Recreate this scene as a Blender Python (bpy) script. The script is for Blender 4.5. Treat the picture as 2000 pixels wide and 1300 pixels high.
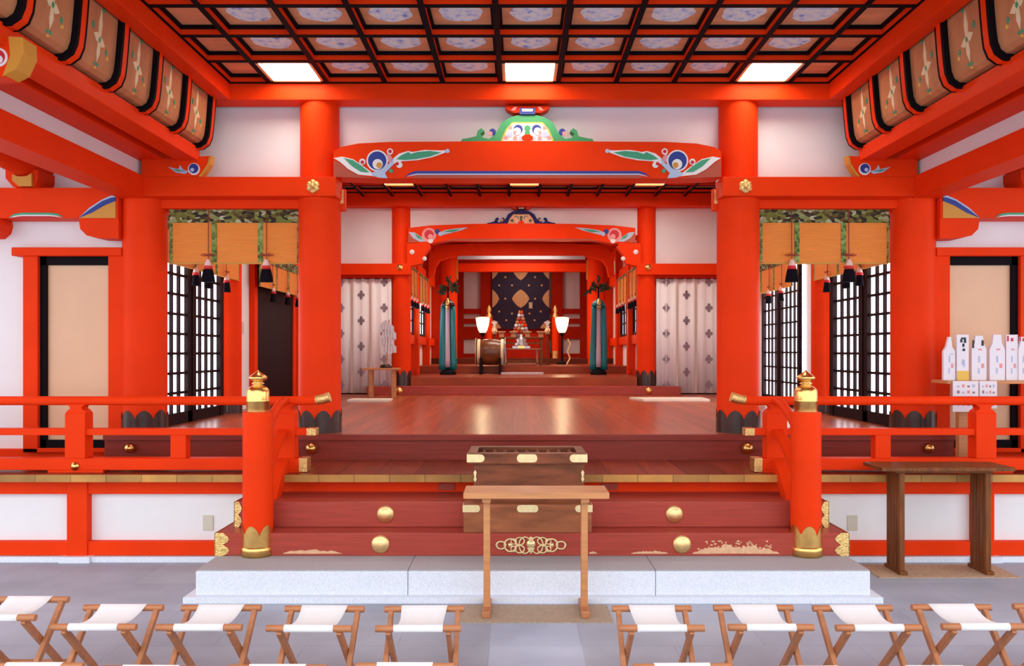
import bpy, bmesh, math, random
from math import pi, sin, cos, radians
from mathutils import Vector
random.seed(4)
for o in list(bpy.data.objects): bpy.data.objects.remove(o)
S = bpy.context.scene
COL = S.collection

# ---------------------------------------------------------------- camera, world, light, exposure
F = 1540.0; CX = 1012.0; CY = 688.0
CAMX, CAMZ = -0.104, 1.75
cam_data = bpy.data.cameras.new('camera'); cam = bpy.data.objects.new('camera', cam_data); COL.objects.link(cam)
cam.location = (CAMX, 0, CAMZ); cam.rotation_euler = (pi/2, 0, 0)
cam_data.sensor_width = 36; cam_data.lens = F/2000*36
cam_data.shift_x = -(CX-1000)/2000; cam_data.shift_y = (CY-650)/2000
cam_data.clip_start = 0.05
S.camera = cam
W = bpy.data.worlds.new('world'); S.world = W; W.use_nodes = True
bg = W.node_tree.nodes['Background']; bg.inputs[0].default_value = (0.90, 0.95, 1.0, 1); bg.inputs[1].default_value = 2.1
S.view_settings.view_transform = 'Standard'; S.view_settings.look = 'None'
S.view_settings.exposure = 0.25; S.view_settings.gamma = 1; S.view_settings.use_curve_mapping = False
LIGHT_PANEL = 15.0        # recessed lamps of the front ceiling
PANE = 4.0               # daylight on the lattice windows

HALL_W, NAVE_W = 24.0, 46.0   # watts of the hall and nave ceiling lamps

def X(px, d): return CAMX + (px-CX)*d/F
def Z(py, d): return CAMZ - (py-CY)*d/F

# ---------------------------------------------------------------- materials
MATS = {}
def mat(name, col, rough=0.5, metal=0.0, noise=0.0, nscale=8.0, bump=0.0, bscale=40.0, emit=None, estr=0.0, stretch=None, spec=0.5, coat=0.0):
    m = bpy.data.materials.new(name); m.use_nodes = True; nt = m.node_tree; b = nt.nodes['Principled BSDF']
    b.inputs['Base Color'].default_value = (*col, 1); b.inputs['Roughness'].default_value = rough
    b.inputs['Metallic'].default_value = metal; b.inputs['Specular IOR Level'].default_value = spec
    b.inputs['Coat Weight'].default_value = coat; b.inputs['Coat Roughness'].default_value = 0.12
    tc = nt.nodes.new('ShaderNodeTexCoord'); mp = nt.nodes.new('ShaderNodeMapping')
    nt.links.new(tc.outputs['Object'], mp.inputs['Vector'])
    if stretch: mp.inputs['Scale'].default_value = stretch
    if noise > 0:
        n = nt.nodes.new('ShaderNodeTexNoise'); n.inputs['Scale'].default_value = nscale; n.inputs['Detail'].default_value = 5
        nt.links.new(mp.outputs[0], n.inputs['Vector'])
        r = nt.nodes.new('ShaderNodeMapRange'); r.inputs['From Min'].default_value = 0.3; r.inputs['From Max'].default_value = 0.7
        r.inputs['To Min'].default_value = 1-noise; r.inputs['To Max'].default_value = 1+noise*0.6
        nt.links.new(n.outputs['Fac'], r.inputs['Value'])
        mx = nt.nodes.new('ShaderNodeVectorMath'); mx.operation = 'SCALE'; mx.inputs[0].default_value = col
        nt.links.new(r.outputs[0], mx.inputs['Scale']); nt.links.new(mx.outputs[0], b.inputs['Base Color'])
    if bump > 0:
        n2 = nt.nodes.new('ShaderNodeTexNoise'); n2.inputs['Scale'].default_value = bscale; n2.inputs['Detail'].default_value = 4
        nt.links.new(mp.outputs[0], n2.inputs['Vector'])
        bp = nt.nodes.new('ShaderNodeBump'); bp.inputs['Strength'].default_value = bump; bp.inputs['Distance'].default_value = 0.01
        nt.links.new(n2.outputs['Fac'], bp.inputs['Height']); nt.links.new(bp.outputs[0], b.inputs['Normal'])
    if emit:
        b.inputs['Emission Color'].default_value = (*emit, 1); b.inputs['Emission Strength'].default_value = estr
    MATS[name] = m; return m

def ramp_mat(name, stops, kind='noise', scale=20, rough=0.5, stretch=(1,1,1), metal=0.0, bump=0.0):
    m = bpy.data.materials.new(name); m.use_nodes = True; nt = m.node_tree; b = nt.nodes['Principled BSDF']
    tc = nt.nodes.new('ShaderNodeTexCoord'); mp = nt.nodes.new('ShaderNodeMapping'); mp.inputs['Scale'].default_value = stretch
    nt.links.new(tc.outputs['Object'], mp.inputs['Vector'])
    if kind == 'voronoi':
        n = nt.nodes.new('ShaderNodeTexVoronoi'); out = n.outputs['Color']
    else:
        n = nt.nodes.new('ShaderNodeTexNoise'); n.inputs['Detail'].default_value = 6; out = n.outputs['Fac']
    n.inputs['Scale'].default_value = scale; nt.links.new(mp.outputs[0], n.inputs['Vector'])
    r = nt.nodes.new('ShaderNodeValToRGB'); nt.links.new(out, r.inputs['Fac'])
    el = r.color_ramp.elements
    el[0].position, el[0].color = stops[0][0], (*stops[0][1], 1); el[1].position, el[1].color = stops[-1][0], (*stops[-1][1], 1)
    for p, c in stops[1:-1]: e = el.new(p); e.color = (*c, 1)
    nt.links.new(r.outputs[0], b.inputs['Base Color']); b.inputs['Roughness'].default_value = rough; b.inputs['Metallic'].default_value = metal
    if bump:
        bp = nt.nodes.new('ShaderNodeBump'); bp.inputs['Strength'].default_value = bump; bp.inputs['Distance'].default_value = .01
        nt.links.new(n.outputs[0], bp.inputs['Height']); nt.links.new(bp.outputs[0], b.inputs['Normal'])
    MATS[name] = m; return m

def plank_mat(name, col, width, axis, rough, coat, seam=0.35, noise=0.25, stretch=(1,1,1)):
    """lacquered planks: seams every `width` metres along `axis` (0=x, 1=y)"""
    m = mat(name, col, rough, noise=noise, nscale=3.0, stretch=stretch, coat=coat)
    nt = m.node_tree; b = nt.nodes['Principled BSDF']
    tc = nt.nodes.new('ShaderNodeTexCoord'); sp = nt.nodes.new('ShaderNodeSeparateXYZ'); nt.links.new(tc.outputs['Object'], sp.inputs[0])
    dv = nt.nodes.new('ShaderNodeMath'); dv.operation = 'DIVIDE'; dv.inputs[1].default_value = width; nt.links.new(sp.outputs[axis], dv.inputs[0])
    fr = nt.nodes.new('ShaderNodeMath'); fr.operation = 'FRACT'; nt.links.new(dv.outputs[0], fr.inputs[0])
    lt = nt.nodes.new('ShaderNodeMath'); lt.operation = 'LESS_THAN'; lt.inputs[1].default_value = 0.03; nt.links.new(fr.outputs[0], lt.inputs[0])
    fl = nt.nodes.new('ShaderNodeMath'); fl.operation = 'FLOOR'; nt.links.new(dv.outputs[0], fl.inputs[0])
    wn = nt.nodes.new('ShaderNodeTexWhiteNoise'); wn.noise_dimensions = '1D'; nt.links.new(fl.outputs[0], wn.inputs['W'])
    mr = nt.nodes.new('ShaderNodeMapRange'); mr.inputs['To Min'].default_value = 0.8; mr.inputs['To Max'].default_value = 1.2; nt.links.new(wn.outputs['Value'], mr.inputs['Value'])
    src = b.inputs['Base Color'].links[0].from_socket
    v1 = nt.nodes.new('ShaderNodeVectorMath'); v1.operation = 'SCALE'; nt.links.new(src, v1.inputs[0]); nt.links.new(mr.outputs[0], v1.inputs['Scale'])
    m2 = nt.nodes.new('ShaderNodeMapRange'); m2.inputs['To Min'].default_value = 1; m2.inputs['To Max'].default_value = seam; nt.links.new(lt.outputs[0], m2.inputs['Value'])
    v2 = nt.nodes.new('ShaderNodeVectorMath'); v2.operation = 'SCALE'; nt.links.new(v1.outputs[0], v2.inputs[0]); nt.links.new(m2.outputs[0], v2.inputs['Scale'])
    nt.links.new(v2.outputs[0], b.inputs['Base Color']); return m

RED = mat('vermilion', (0.82, 0.044, 0.005), 0.45, noise=0.08, nscale=2.2, bump=0.05, bscale=14, spec=.055)
REDD = mat('vermilion_deep', (0.52, 0.022, 0.005), 0.5, noise=0.1, nscale=3, spec=.06)  # deeper, duller red than the main vermilion
SATIN = mat('satin_brass', (0.95, 0.66, 0.30), 0.42, 0.9, noise=0.1, nscale=30)
WHITE = mat('plaster', (0.80, 0.78, 0.79), 0.85, noise=0.03, nscale=3)
GOLD = mat('brass', (0.88, 0.54, 0.17), 0.28, 1.0, noise=0.12, nscale=20, bump=0.05, bscale=60)
GOLDE = mat('engraved_brass', (0.86, 0.58, 0.22), 0.38, 1.0, noise=0.35, nscale=60, bump=0.6, bscale=110)
GOLDP = mat('pale_gilt', (0.90, 0.72, 0.38), 0.35, 0.6, noise=0.1, nscale=30)
COPPER = mat('dark_copper', (0.050, 0.019, 0.014), 0.28, 0.0, noise=0.3, nscale=9, spec=.35)
BLACK = mat('black_lacquer', (0.007, 0.005, 0.007), 0.6, spec=.05)
DARKW = mat('black_brown_wood', (0.016, 0.006, 0.008), 0.5, spec=.08)
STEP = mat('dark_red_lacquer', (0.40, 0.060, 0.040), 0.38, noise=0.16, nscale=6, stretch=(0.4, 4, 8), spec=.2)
FLOORW = plank_mat('hall_floor_planks', (0.40, 0.075, 0.024), 0.16, 0, 0.30, 0.05, stretch=(6, 0.4, 1))
VERW = plank_mat('veranda_planks', (0.26, 0.045, 0.022), 0.32, 0, 0.30, 0.0, stretch=(6, .5, 1))
NAVEW = plank_mat('nave_floor_planks', (0.34, 0.060, 0.022), 0.30, 1, 0.32, 0.0, stretch=(.5, 6, 1))
ENDG = plank_mat('yellow_end_grain', (0.50, 0.24, 0.05), 0.29, 0, 0.6, 0, seam=.55, noise=.3)
DSTEP = mat('shaded_floor_beam', (0.26, 0.035, 0.022), 0.4, noise=0.16, nscale=6, stretch=(0.4, 4, 8), spec=.2)  # step lacquer darkened to carry the shade behind the railing
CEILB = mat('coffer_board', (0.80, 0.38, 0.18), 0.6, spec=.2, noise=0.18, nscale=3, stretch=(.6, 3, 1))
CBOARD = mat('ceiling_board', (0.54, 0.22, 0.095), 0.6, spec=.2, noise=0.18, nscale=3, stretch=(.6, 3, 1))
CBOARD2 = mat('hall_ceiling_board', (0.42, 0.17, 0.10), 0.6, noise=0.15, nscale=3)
CREAM = mat('cream_door_panel', (0.74, 0.45, 0.27), 0.45, noise=0.04, nscale=3)
GRAN = mat('white_granite', (0.76, 0.79, 0.87), 0.7, noise=0.16, nscale=140, bump=0.08, bscale=150)
GRANT = mat('granite_tread', (0.42, 0.42, 0.45), 0.75, noise=0.18, nscale=100)
LW = mat('stool_wood', (0.46, 0.17, 0.065), 0.45, noise=0.2, nscale=7, stretch=(1, 6, 1))
TW = mat('table_wood', (0.58, 0.24, 0.085), 0.45, noise=0.2, nscale=5, stretch=(.6, 6, 6))
BW = mat('dark_table_wood', (0.20, 0.062, 0.016), 0.5, spec=.2, noise=0.35, nscale=10, stretch=(3, 3, .3))
BOXW = mat('offertory_wood', (0.21, 0.058, 0.022), 0.45, spec=.25, noise=0.5, nscale=4, stretch=(.8, 4, 4))
BOXW2 = mat('offertory_base_wood', (0.34, 0.11, 0.045), 0.5, spec=.2, noise=0.35, nscale=4, stretch=(.8, 4, 4))
CANV = mat('white_canvas', (0.80, 0.78, 0.78), 0.85, bump=0.15, bscale=60)
MATW = mat('woven_mat', (0.42, 0.32, 0.23), 0.9, noise=0.3, nscale=60, stretch=(1, 4, 1))
MATP = mat('pale_mat', (0.80, 0.70, 0.56), 0.8, noise=0.08, nscale=20)
BAMB = mat('bamboo_blind', (0.84, 0.25, 0.022), 0.5, noise=0.12, nscale=4, bump=0.5, bscale=6, stretch=(1, 1, 30))
BROC = ramp_mat('green_brocade', [(0.28, (0.020, 0.012, 0.006)), (0.46, (0.13, 0.085, 0.012)), (0.64, (0.17, 0.20, 0.03)), (0.85, (0.46, 0.46, 0.28))], 'voronoi', 24, 0.8, (.9, 1, 1.6))
GRB = ramp_mat('green_binding', [(0.35, (0.04, 0.07, 0.01)), (0.5, (0.16, 0.26, 0.04)), (0.65, (0.34, 0.38, 0.12))], 'noise', 30, 0.7)
SILKB = mat('black_silk', (0.007, 0.005, 0.009), 0.8, spec=.05)
SILKR = mat('red_silk', (0.62, 0.02, 0.015), 0.6)
SILKP = mat('pink_white_silk', (0.80, 0.55, 0.48), 0.6)
CORD = mat('dark_red_cord', (0.30, 0.03, 0.02), 0.7)
TEAL = mat('teal_silk', (0.005, 0.20, 0.22), 0.4, noise=0.2, nscale=3, stretch=(8, 8, .4))
LILAC = mat('lilac_silk', (0.50, 0.40, 0.48), 0.5)
LEAF = mat('dark_leaves', (0.030, 0.050, 0.014), 0.5, noise=0.5, nscale=12)
NAVY = mat('navy_brocade', (0.026, 0.014, 0.050), 0.7, noise=0.3, nscale=10)
OCHRE = mat('ochre_paint', (0.62, 0.28, 0.03), 0.6, noise=0.06, nscale=4)
NAVYP = mat('navy_paint', (0.022, 0.022, 0.13), 0.6, spec=.1)
TAN = mat('gold_brocade', (0.80, 0.46, 0.20), 0.55, noise=0.2, nscale=30)
PBLUE = mat('blue_paint', (0.012, 0.035, 0.26), 0.55)
PLBLUE = mat('pale_blue_paint', (0.42, 0.52, 0.70), 0.6)
PGREEN = mat('green_paint', (0.045, 0.32, 0.17), 0.55)
PGREEN2 = mat('bright_green_paint', (0.045, 0.33, 0.12), 0.55)
PWHITE = mat('white_paint', (0.78, 0.76, 0.74), 0.6)
PPINK = mat('pink_paint', (0.75, 0.30, 0.30), 0.6)
PCRIM = mat('crimson_paint', (0.55, 0.01, 0.03), 0.6)
PCREAM = mat('cream_paint', (0.78, 0.66, 0.40), 0.6)
PBROWN = mat('red_brown', (0.42, 0.065, 0.03), 0.55)
PYELL = mat('yellow_paint', (0.75, 0.48, 0.08), 0.6)
ROUND = ramp_mat('painted_roundel', [(0.30, (0.20, 0.34, 0.72)), (0.42, (0.62, 0.80, 0.95)), (0.58, (0.82, 0.95, 0.95)), (0.75, (0.90, 0.85, 0.60))], 'noise', 16, 0.6)
PAPER = mat('white_paper', (0.78, 0.75, 0.80), 0.7)
OUTL = mat('beige_plastic', (0.60, 0.54, 0.44), 0.5)
CLOTH = mat('curtain_cloth', (0.86, 0.82, 0.82), 0.8)
CSTR = mat('curtain_stripe', (0.60, 0.47, 0.38), 0.8)
CCRE = mat('curtain_crest', (0.27, 0.20, 0.23), 0.8)
INK = mat('black_ink', (0.03, 0.03, 0.04), 0.7)
LAMP = mat('lamp_panel', (1, 1, 1), 0.5, emit=(1.0, 0.93, 0.80), estr=LIGHT_PANEL)
LAMP2 = mat('dim_lamp_panel', (1, .8, .6), 0.5, emit=(1.0, 0.62, 0.36), estr=2.6)
PANEM = mat('daylit_pane', (0.85, 0.87, 0.95), 0.6, emit=(0.93, 0.94, 1.0), estr=PANE)
PANEB = mat('bright_daylit_pane', (0.85, 0.87, 0.95), 0.6, emit=(0.90, 0.93, 1.0), estr=PANE*1.8)
PANE2 = mat('grey_daylit_pane', (0.35, 0.38, 0.5), 0.6, emit=(0.55, 0.62, 0.85), estr=0.7)
SHADE = mat('lantern_shade', (0.9, 0.85, 0.6), 0.7, emit=(1.0, 0.82, 0.45), estr=2.6)
MIRR = mat('silver_fitting', (0.5, 0.5, 0.52), 0.35, 0.8)


for m_, v_ in ((VERW, .15), (NAVEW, .12), (FLOORW, .4)): m_.node_tree.nodes['Principled BSDF'].inputs['Specular IOR Level'].default_value = v_
# pavement: big slabs with thin dark joints, paler path in the middle
def pavement():
    m = mat('pavement_slabs', (0.41, 0.45, 0.53), 0.62, noise=0.22, nscale=1.4, bump=0.06, bscale=60)
    nt = m.node_tree; b = nt.nodes['Principled BSDF']
    tc = nt.nodes.new('ShaderNodeTexCoord')
    mp = nt.nodes.new('ShaderNodeMapping'); mp.inputs['Location'].default_value = (0.275, 0.03, 0); nt.links.new(tc.outputs['Object'], mp.inputs['Vector'])
    br = nt.nodes.new('ShaderNodeTexBrick'); br.offset = 0.5; br.inputs['Scale'].default_value = 1
    br.inputs['Brick Width'].default_value = 1.1; br.inputs['Row Height'].default_value = 0.63
    br.inputs['Mortar Size'].default_value = 0.004; br.inputs['Mortar Smooth'].default_value = 0.2
    br.inputs['Color1'].default_value = (1, 1, 1, 1); br.inputs['Color2'].default_value = (0.90, 0.89, 0.92, 1); br.inputs['Mortar'].default_value = (0.78, 0.76, 0.80, 1)
    nt.links.new(mp.outputs[0], br.inputs['Vector'])
    src = b.inputs['Base Color'].links[0].from_socket
    mx = nt.nodes.new('ShaderNodeMix'); mx.data_type = 'RGBA'; mx.blend_type = 'MULTIPLY'; mx.inputs['Factor'].default_value = 1
    nt.links.new(src, mx.inputs[6]); nt.links.new(br.outputs['Color'], mx.inputs[7])
    # paler slabs on the central path
    sp = nt.nodes.new('ShaderNodeSeparateXYZ'); nt.links.new(tc.outputs['Object'], sp.inputs[0])
    ab = nt.nodes.new('ShaderNodeMath'); ab.operation = 'ABSOLUTE'; nt.links.new(sp.outputs[0], ab.inputs[0])
    lt = nt.nodes.new('ShaderNodeMath'); lt.operation = 'LESS_THAN'; lt.inputs[1].default_value = 0.275; nt.links.new(ab.outputs[0], lt.inputs[0])
    m2 = nt.nodes.new('ShaderNodeMix'); m2.data_type = 'RGBA'; m2.blend_type = 'MULTIPLY'
    m2.inputs[7].default_value = (1.18, 1.22, 1.28, 1)
    nt.links.new(lt.outputs[0], m2.inputs['Factor']); nt.links.new(mx.outputs[2], m2.inputs[6]); nt.links.new(m2.outputs[2], b.inputs['Base Color'])
    return m
PAVE = pavement()

# ---------------------------------------------------------------- mesh builder
def wloc(o):
    v = Vector((0, 0, 0))
    while o is not None: v += Vector(o.location); o = o.parent
    return v
def tag(o, label=None, cat=None, group=None, kind=None):
    if label: o['label'] = label
    if cat: o['category'] = cat
    if group: o['group'] = group
    if kind: o['kind'] = kind
    return o
def thing(name, label, cat, loc=(0, 0, 0), group=None, kind=None):
    o = bpy.data.objects.new(name, None); o.empty_display_size = .1; COL.objects.link(o); o.location = loc
    return tag(o, label, cat, group, kind)

class MB:
    def __init__(s): s.v = []; s.f = []; s.m = []; s.sm = []; s.mats = []
    def mi(s, m):
        if m not in s.mats: s.mats.append(m)
        return s.mats.index(m)
    def add(s, vs, fs, m, smooth=False):
        n = len(s.v); s.v += [tuple(v) for v in vs]; k = s.mi(m)
        for f in fs: s.f.append(tuple(i+n for i in f)); s.m.append(k); s.sm.append(smooth)
        return s
    def box(s, x0, x1, y0, y1, z0, z1, m):
        x0, x1 = min(x0, x1), max(x0, x1); y0, y1 = min(y0, y1), max(y0, y1); z0, z1 = min(z0, z1), max(z0, z1)
        v = [(x0,y0,z0),(x1,y0,z0),(x1,y1,z0),(x0,y1,z0),(x0,y0,z1),(x1,y0,z1),(x1,y1,z1),(x0,y1,z1)]
        return s.add(v, [(0,3,2,1),(4,5,6,7),(0,1,5,4),(1,2,6,5),(2,3,7,6),(3,0,4,7)], m)
    def prism(s, pts, a0, a1, m, plane='xz', smooth=False):
        n = len(pts)
        def mk(p, a):
            if plane == 'xz': return (p[0], a, p[1])
            if plane == 'yz': return (a, p[0], p[1])
            return (p[0], p[1], a)
        v = [mk(p, a0) for p in pts]+[mk(p, a1) for p in pts]
        s.add(v, [tuple(range(n)), tuple(range(2*n-1, n-1, -1))], m)
        return s.add(v, [(i, (i+1) % n, (i+1) % n+n, i+n) for i in range(n)], m, smooth)
    def cyl(s, p0, p1, r, m, n=20, r2=None, cap=True, smooth=True):
        return s.tube([p0, p1], [r, r if r2 is None else r2], m, n, cap, smooth)
    def tube(s, path, r, m, n=12, cap=True, smooth=True, up=None):
        P = [Vector(p) for p in path]; R = r if isinstance(r, (list, tuple)) else [r]*len(P)
        vs = []; prev = None
        for i, p in enumerate(P):
            t = (P[min(i+1, len(P)-1)]-P[max(i-1, 0)]).normalized()
            if prev is None:
                a = Vector((0, 0, 1)) if abs(t.z) < 0.9 else Vector((1, 0, 0))
                u = t.cross(a).normalized()
            else: u = (prev - t*prev.dot(t)).normalized()
            prev = u; w = t.cross(u)
            for k in range(n):
                an = 2*pi*k/n; vs.append(p+(u*cos(an)+w*sin(an))*R[i])
        fs = [(i*n+k, i*n+(k+1) % n, (i+1)*n+(k+1) % n, (i+1)*n+k) for i in range(len(P)-1) for k in range(n)]
        s.add(vs, fs, m, smooth)
        if cap: s.add(vs[:n], [tuple(range(n))], m); s.add(vs[-n:], [tuple(range(n))], m)
        return s
    def lathe(s, cx, cy, prof, m, n=24, smooth=True, axis='z', cz=0):
        vs = []
        for r, h in prof:
            for k in range(n):
                a = 2*pi*k/n
                if axis == 'z': vs.append((cx+r*cos(a), cy+r*sin(a), h))
                elif axis == 'y': vs.append((cx+r*cos(a), h, cz+r*sin(a)))
                else: vs.append((h, cy+r*cos(a), cz+r*sin(a)))
        N = len(prof)
        fs = [(i*n+k, i*n+(k+1) % n, (i+1)*n+(k+1) % n, (i+1)*n+k) for i in range(N-1) for k in range(n)]
        s.add(vs, fs, m, smooth)
        if prof[0][0] > 1e-4: s.add(vs[:n], [tuple(range(n))], m)
        if prof[-1][0] > 1e-4: s.add(vs[-n:], [tuple(range(n))], m)
        return s
    def bar(s, path, w, h, m):
        """rectangular section bar along a path in a plane x=const; w along x, h normal to the path in yz"""
        P = [Vector(p) for p in path]; vs = []
        for i, p in enumerate(P):
            t = (P[min(i+1, len(P)-1)]-P[max(i-1, 0)]).normalized(); nrm = Vector((1, 0, 0)).cross(t).normalized()
            for a, b in ((-1, -1), (1, -1), (1, 1), (-1, 1)): vs.append(p+Vector((1, 0, 0))*a*w/2+nrm*b*h/2)
        N = len(P)
        fs = [(i*4+k, i*4+(k+1) % 4, (i+1)*4+(k+1) % 4, (i+1)*4+k) for i in range(N-1) for k in range(4)]
        fs += [(0, 1, 2, 3), tuple(range(4*N-4, 4*N))]
        return s.add(vs, fs, m)
    def plate(s, pts, y, t, m):           # thin relief plate facing -y
        return s.prism(pts, y-t, y, m)
    def dome(s, cx, y, cz, r, dep, m):
        return s.lathe(cx, 0, [(r, y), (r*1.0, y-dep*.25), (r*.8, y-dep*.35), (r*.62, y-dep*.75), (r*.3, y-dep*.95), (0.0005, y-dep)], m, 18, True, 'y', cz)
    def build(s, name, parent=None, bevel=0.0, sub=0):
        if parent is None:
            xs = [v[0] for v in s.v]; ys = [v[1] for v in s.v]; zs = [v[2] for v in s.v]
            o = Vector(((min(xs)+max(xs))/2, (min(ys)+max(ys))/2, min(zs)))
            o = Vector((round(o.x, 4), round(o.y, 4), round(o.z, 4)))
        else: o = wloc(parent)
        me = bpy.data.meshes.new(name)
        me.from_pydata([tuple(Vector(v)-o) for v in s.v], [], s.f)
        for m in s.mats: me.materials.append(m)
        me.polygons.foreach_set('material_index', s.m); me.polygons.foreach_set('use_smooth', s.sm)
        bm = bmesh.new(); bm.from_mesh(me); bmesh.ops.recalc_face_normals(bm, faces=bm.faces[:]); bm.to_mesh(me); bm.free()
        me.update()
        ob = bpy.data.objects.new(name, me); COL.objects.link(ob)
        if parent is None: ob.location = o
        else: ob.parent = parent
        if bevel:
            bv = ob.modifiers.new('bevel', 'BEVEL'); bv.width = bevel; bv.segments = 2; bv.limit_method = 'ANGLE'; bv.angle_limit = radians(50)
        return ob
TR = [0]
def struct(mb, name=None, bevel=0.004, parent=None):
    if name is None: TR[0] += 1; name = 'trim_%d' % TR[0]
    o = mb.build(name, parent, bevel)
    if parent is None: o['kind'] = 'structure'
    return o
def copy_tree(o, parent=None):
    c = o.copy(); COL.objects.link(c)
    if parent is not None: c.parent = parent
    for ch in list(o.children): copy_tree(ch, c)
    return c
def arc(cx, cy, r, a0, a1, n=10, ry=None):
    ry = r if ry is None else ry
    return [(cx+r*cos(radians(a0+(a1-a0)*i/n)), cy+ry*sin(radians(a0+(a1-a0)*i/n))) for i in range(n+1)]
def px_pts(pts, d): return [(X(a, d), Z(b, d)) for a, b in pts]
side_word = {-1: 'left', 1: 'right'}

ZV = 0.749; ZH = 0.988        # veranda and hall floor heights
YA = 7.6; YB = 14.5           # front and rear pillar rows
XA, XS = 2.015, 3.70          # inner and outer front pillars
XB = 2.25                     # rear pillars / nave walls
ZC = 4.27                     # underside of front ceiling lattice
ZC2 = 4.56                    # hall ceiling
ZN, ZN2, ZN3 = 1.295, 1.46, 1.60   # floors of the nave

# ---------------------------------------------------------------- ground, floors
struct(MB().box(-16, 16, -14, 26, -0.2, 0, PAVE), 'floor', 0)
o = MB().box(-6.2, 6.2, 6.45, 7.6, 0.69, ZV, ENDG).box(-6.2, 6.2, 6.462, 7.6, ZV-0.006, ZV+0.002, VERW)
struct(o, 'floor', 0)
struct(MB().box(-3.9, 3.9, 7.36, 14.6, 0.90, ZH, FLOORW), 'floor', 0)
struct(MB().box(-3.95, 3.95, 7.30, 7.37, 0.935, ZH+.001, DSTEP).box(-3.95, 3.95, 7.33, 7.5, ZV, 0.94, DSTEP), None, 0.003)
# foundation wall under the veranda
w = MB().box(-6.2, 6.2, 6.66, 6.8, 0.0, 0.70, WHITE)
struct(w, 'wall_foundation', 0)
struct(MB().box(-6.2, 6.2, 6.60, 6.67, 0.565, 0.69, RED))
for s in (-1, 1):
    struct(MB().box(s*2.39, s*6.2, 6.60, 6.67, 0.052, 0.168, RED))
    for x in (3.79, 5.6):
        struct(MB().box(s*(x-.085), s*(x+.085), 6.585, 6.67, 0.052, 0.69, RED))
        struct(MB().box(s*(x-.13), s*(x+.13), 6.54, 6.68, 0.0, 0.052, GRAN))
    struct(MB().box(s*2.45, s*6.2, 6.565, 6.7, 0.0, 0.048, GRAN))
    o = MB().box(X(407, 6.66)-.043 if s < 0 else X(1664, 6.66)-.043, X(407, 6.66)+.043 if s < 0 else X(1664, 6.66)+.043, 6.648, 6.662, Z(1035, 6.66), Z(1006, 6.66), OUTL).build('wall_outlet', None, .003)
    tag(o, 'beige outlet cover on white foundation wall %s of the wooden steps' % side_word[s], 'outlet')
# added blocks standing for shade and reflection under the veranda edge
for px in (872, 1190):
    struct(MB().box(X(px, 6.6)-.07, X(px, 6.6)+.07, 6.59, 6.605, .60, .655, STEP))

# stone slab and plinth
t = thing('stone_step', 'long pale granite slab on a low plinth below the wooden steps', 'step', (0, 5.9, 0))
for a, b in ((-2.37, X(796, 5.54)), (X(796, 5.54)+.004, X(1281, 5.54)-.004), (X(1281, 5.54), 2.37)):
    MB().box(a, b, 5.54, 6.56, 0.044, 0.213, GRAN).box(a, b, 5.545, 6.56, .212, .221, GRANT).build('slab_block', t, .006)
MB().box(-2.44, 2.44, 5.49, 6.56, 0.0, 0.044, GRAN).build('plinth', t, .003)

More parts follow.
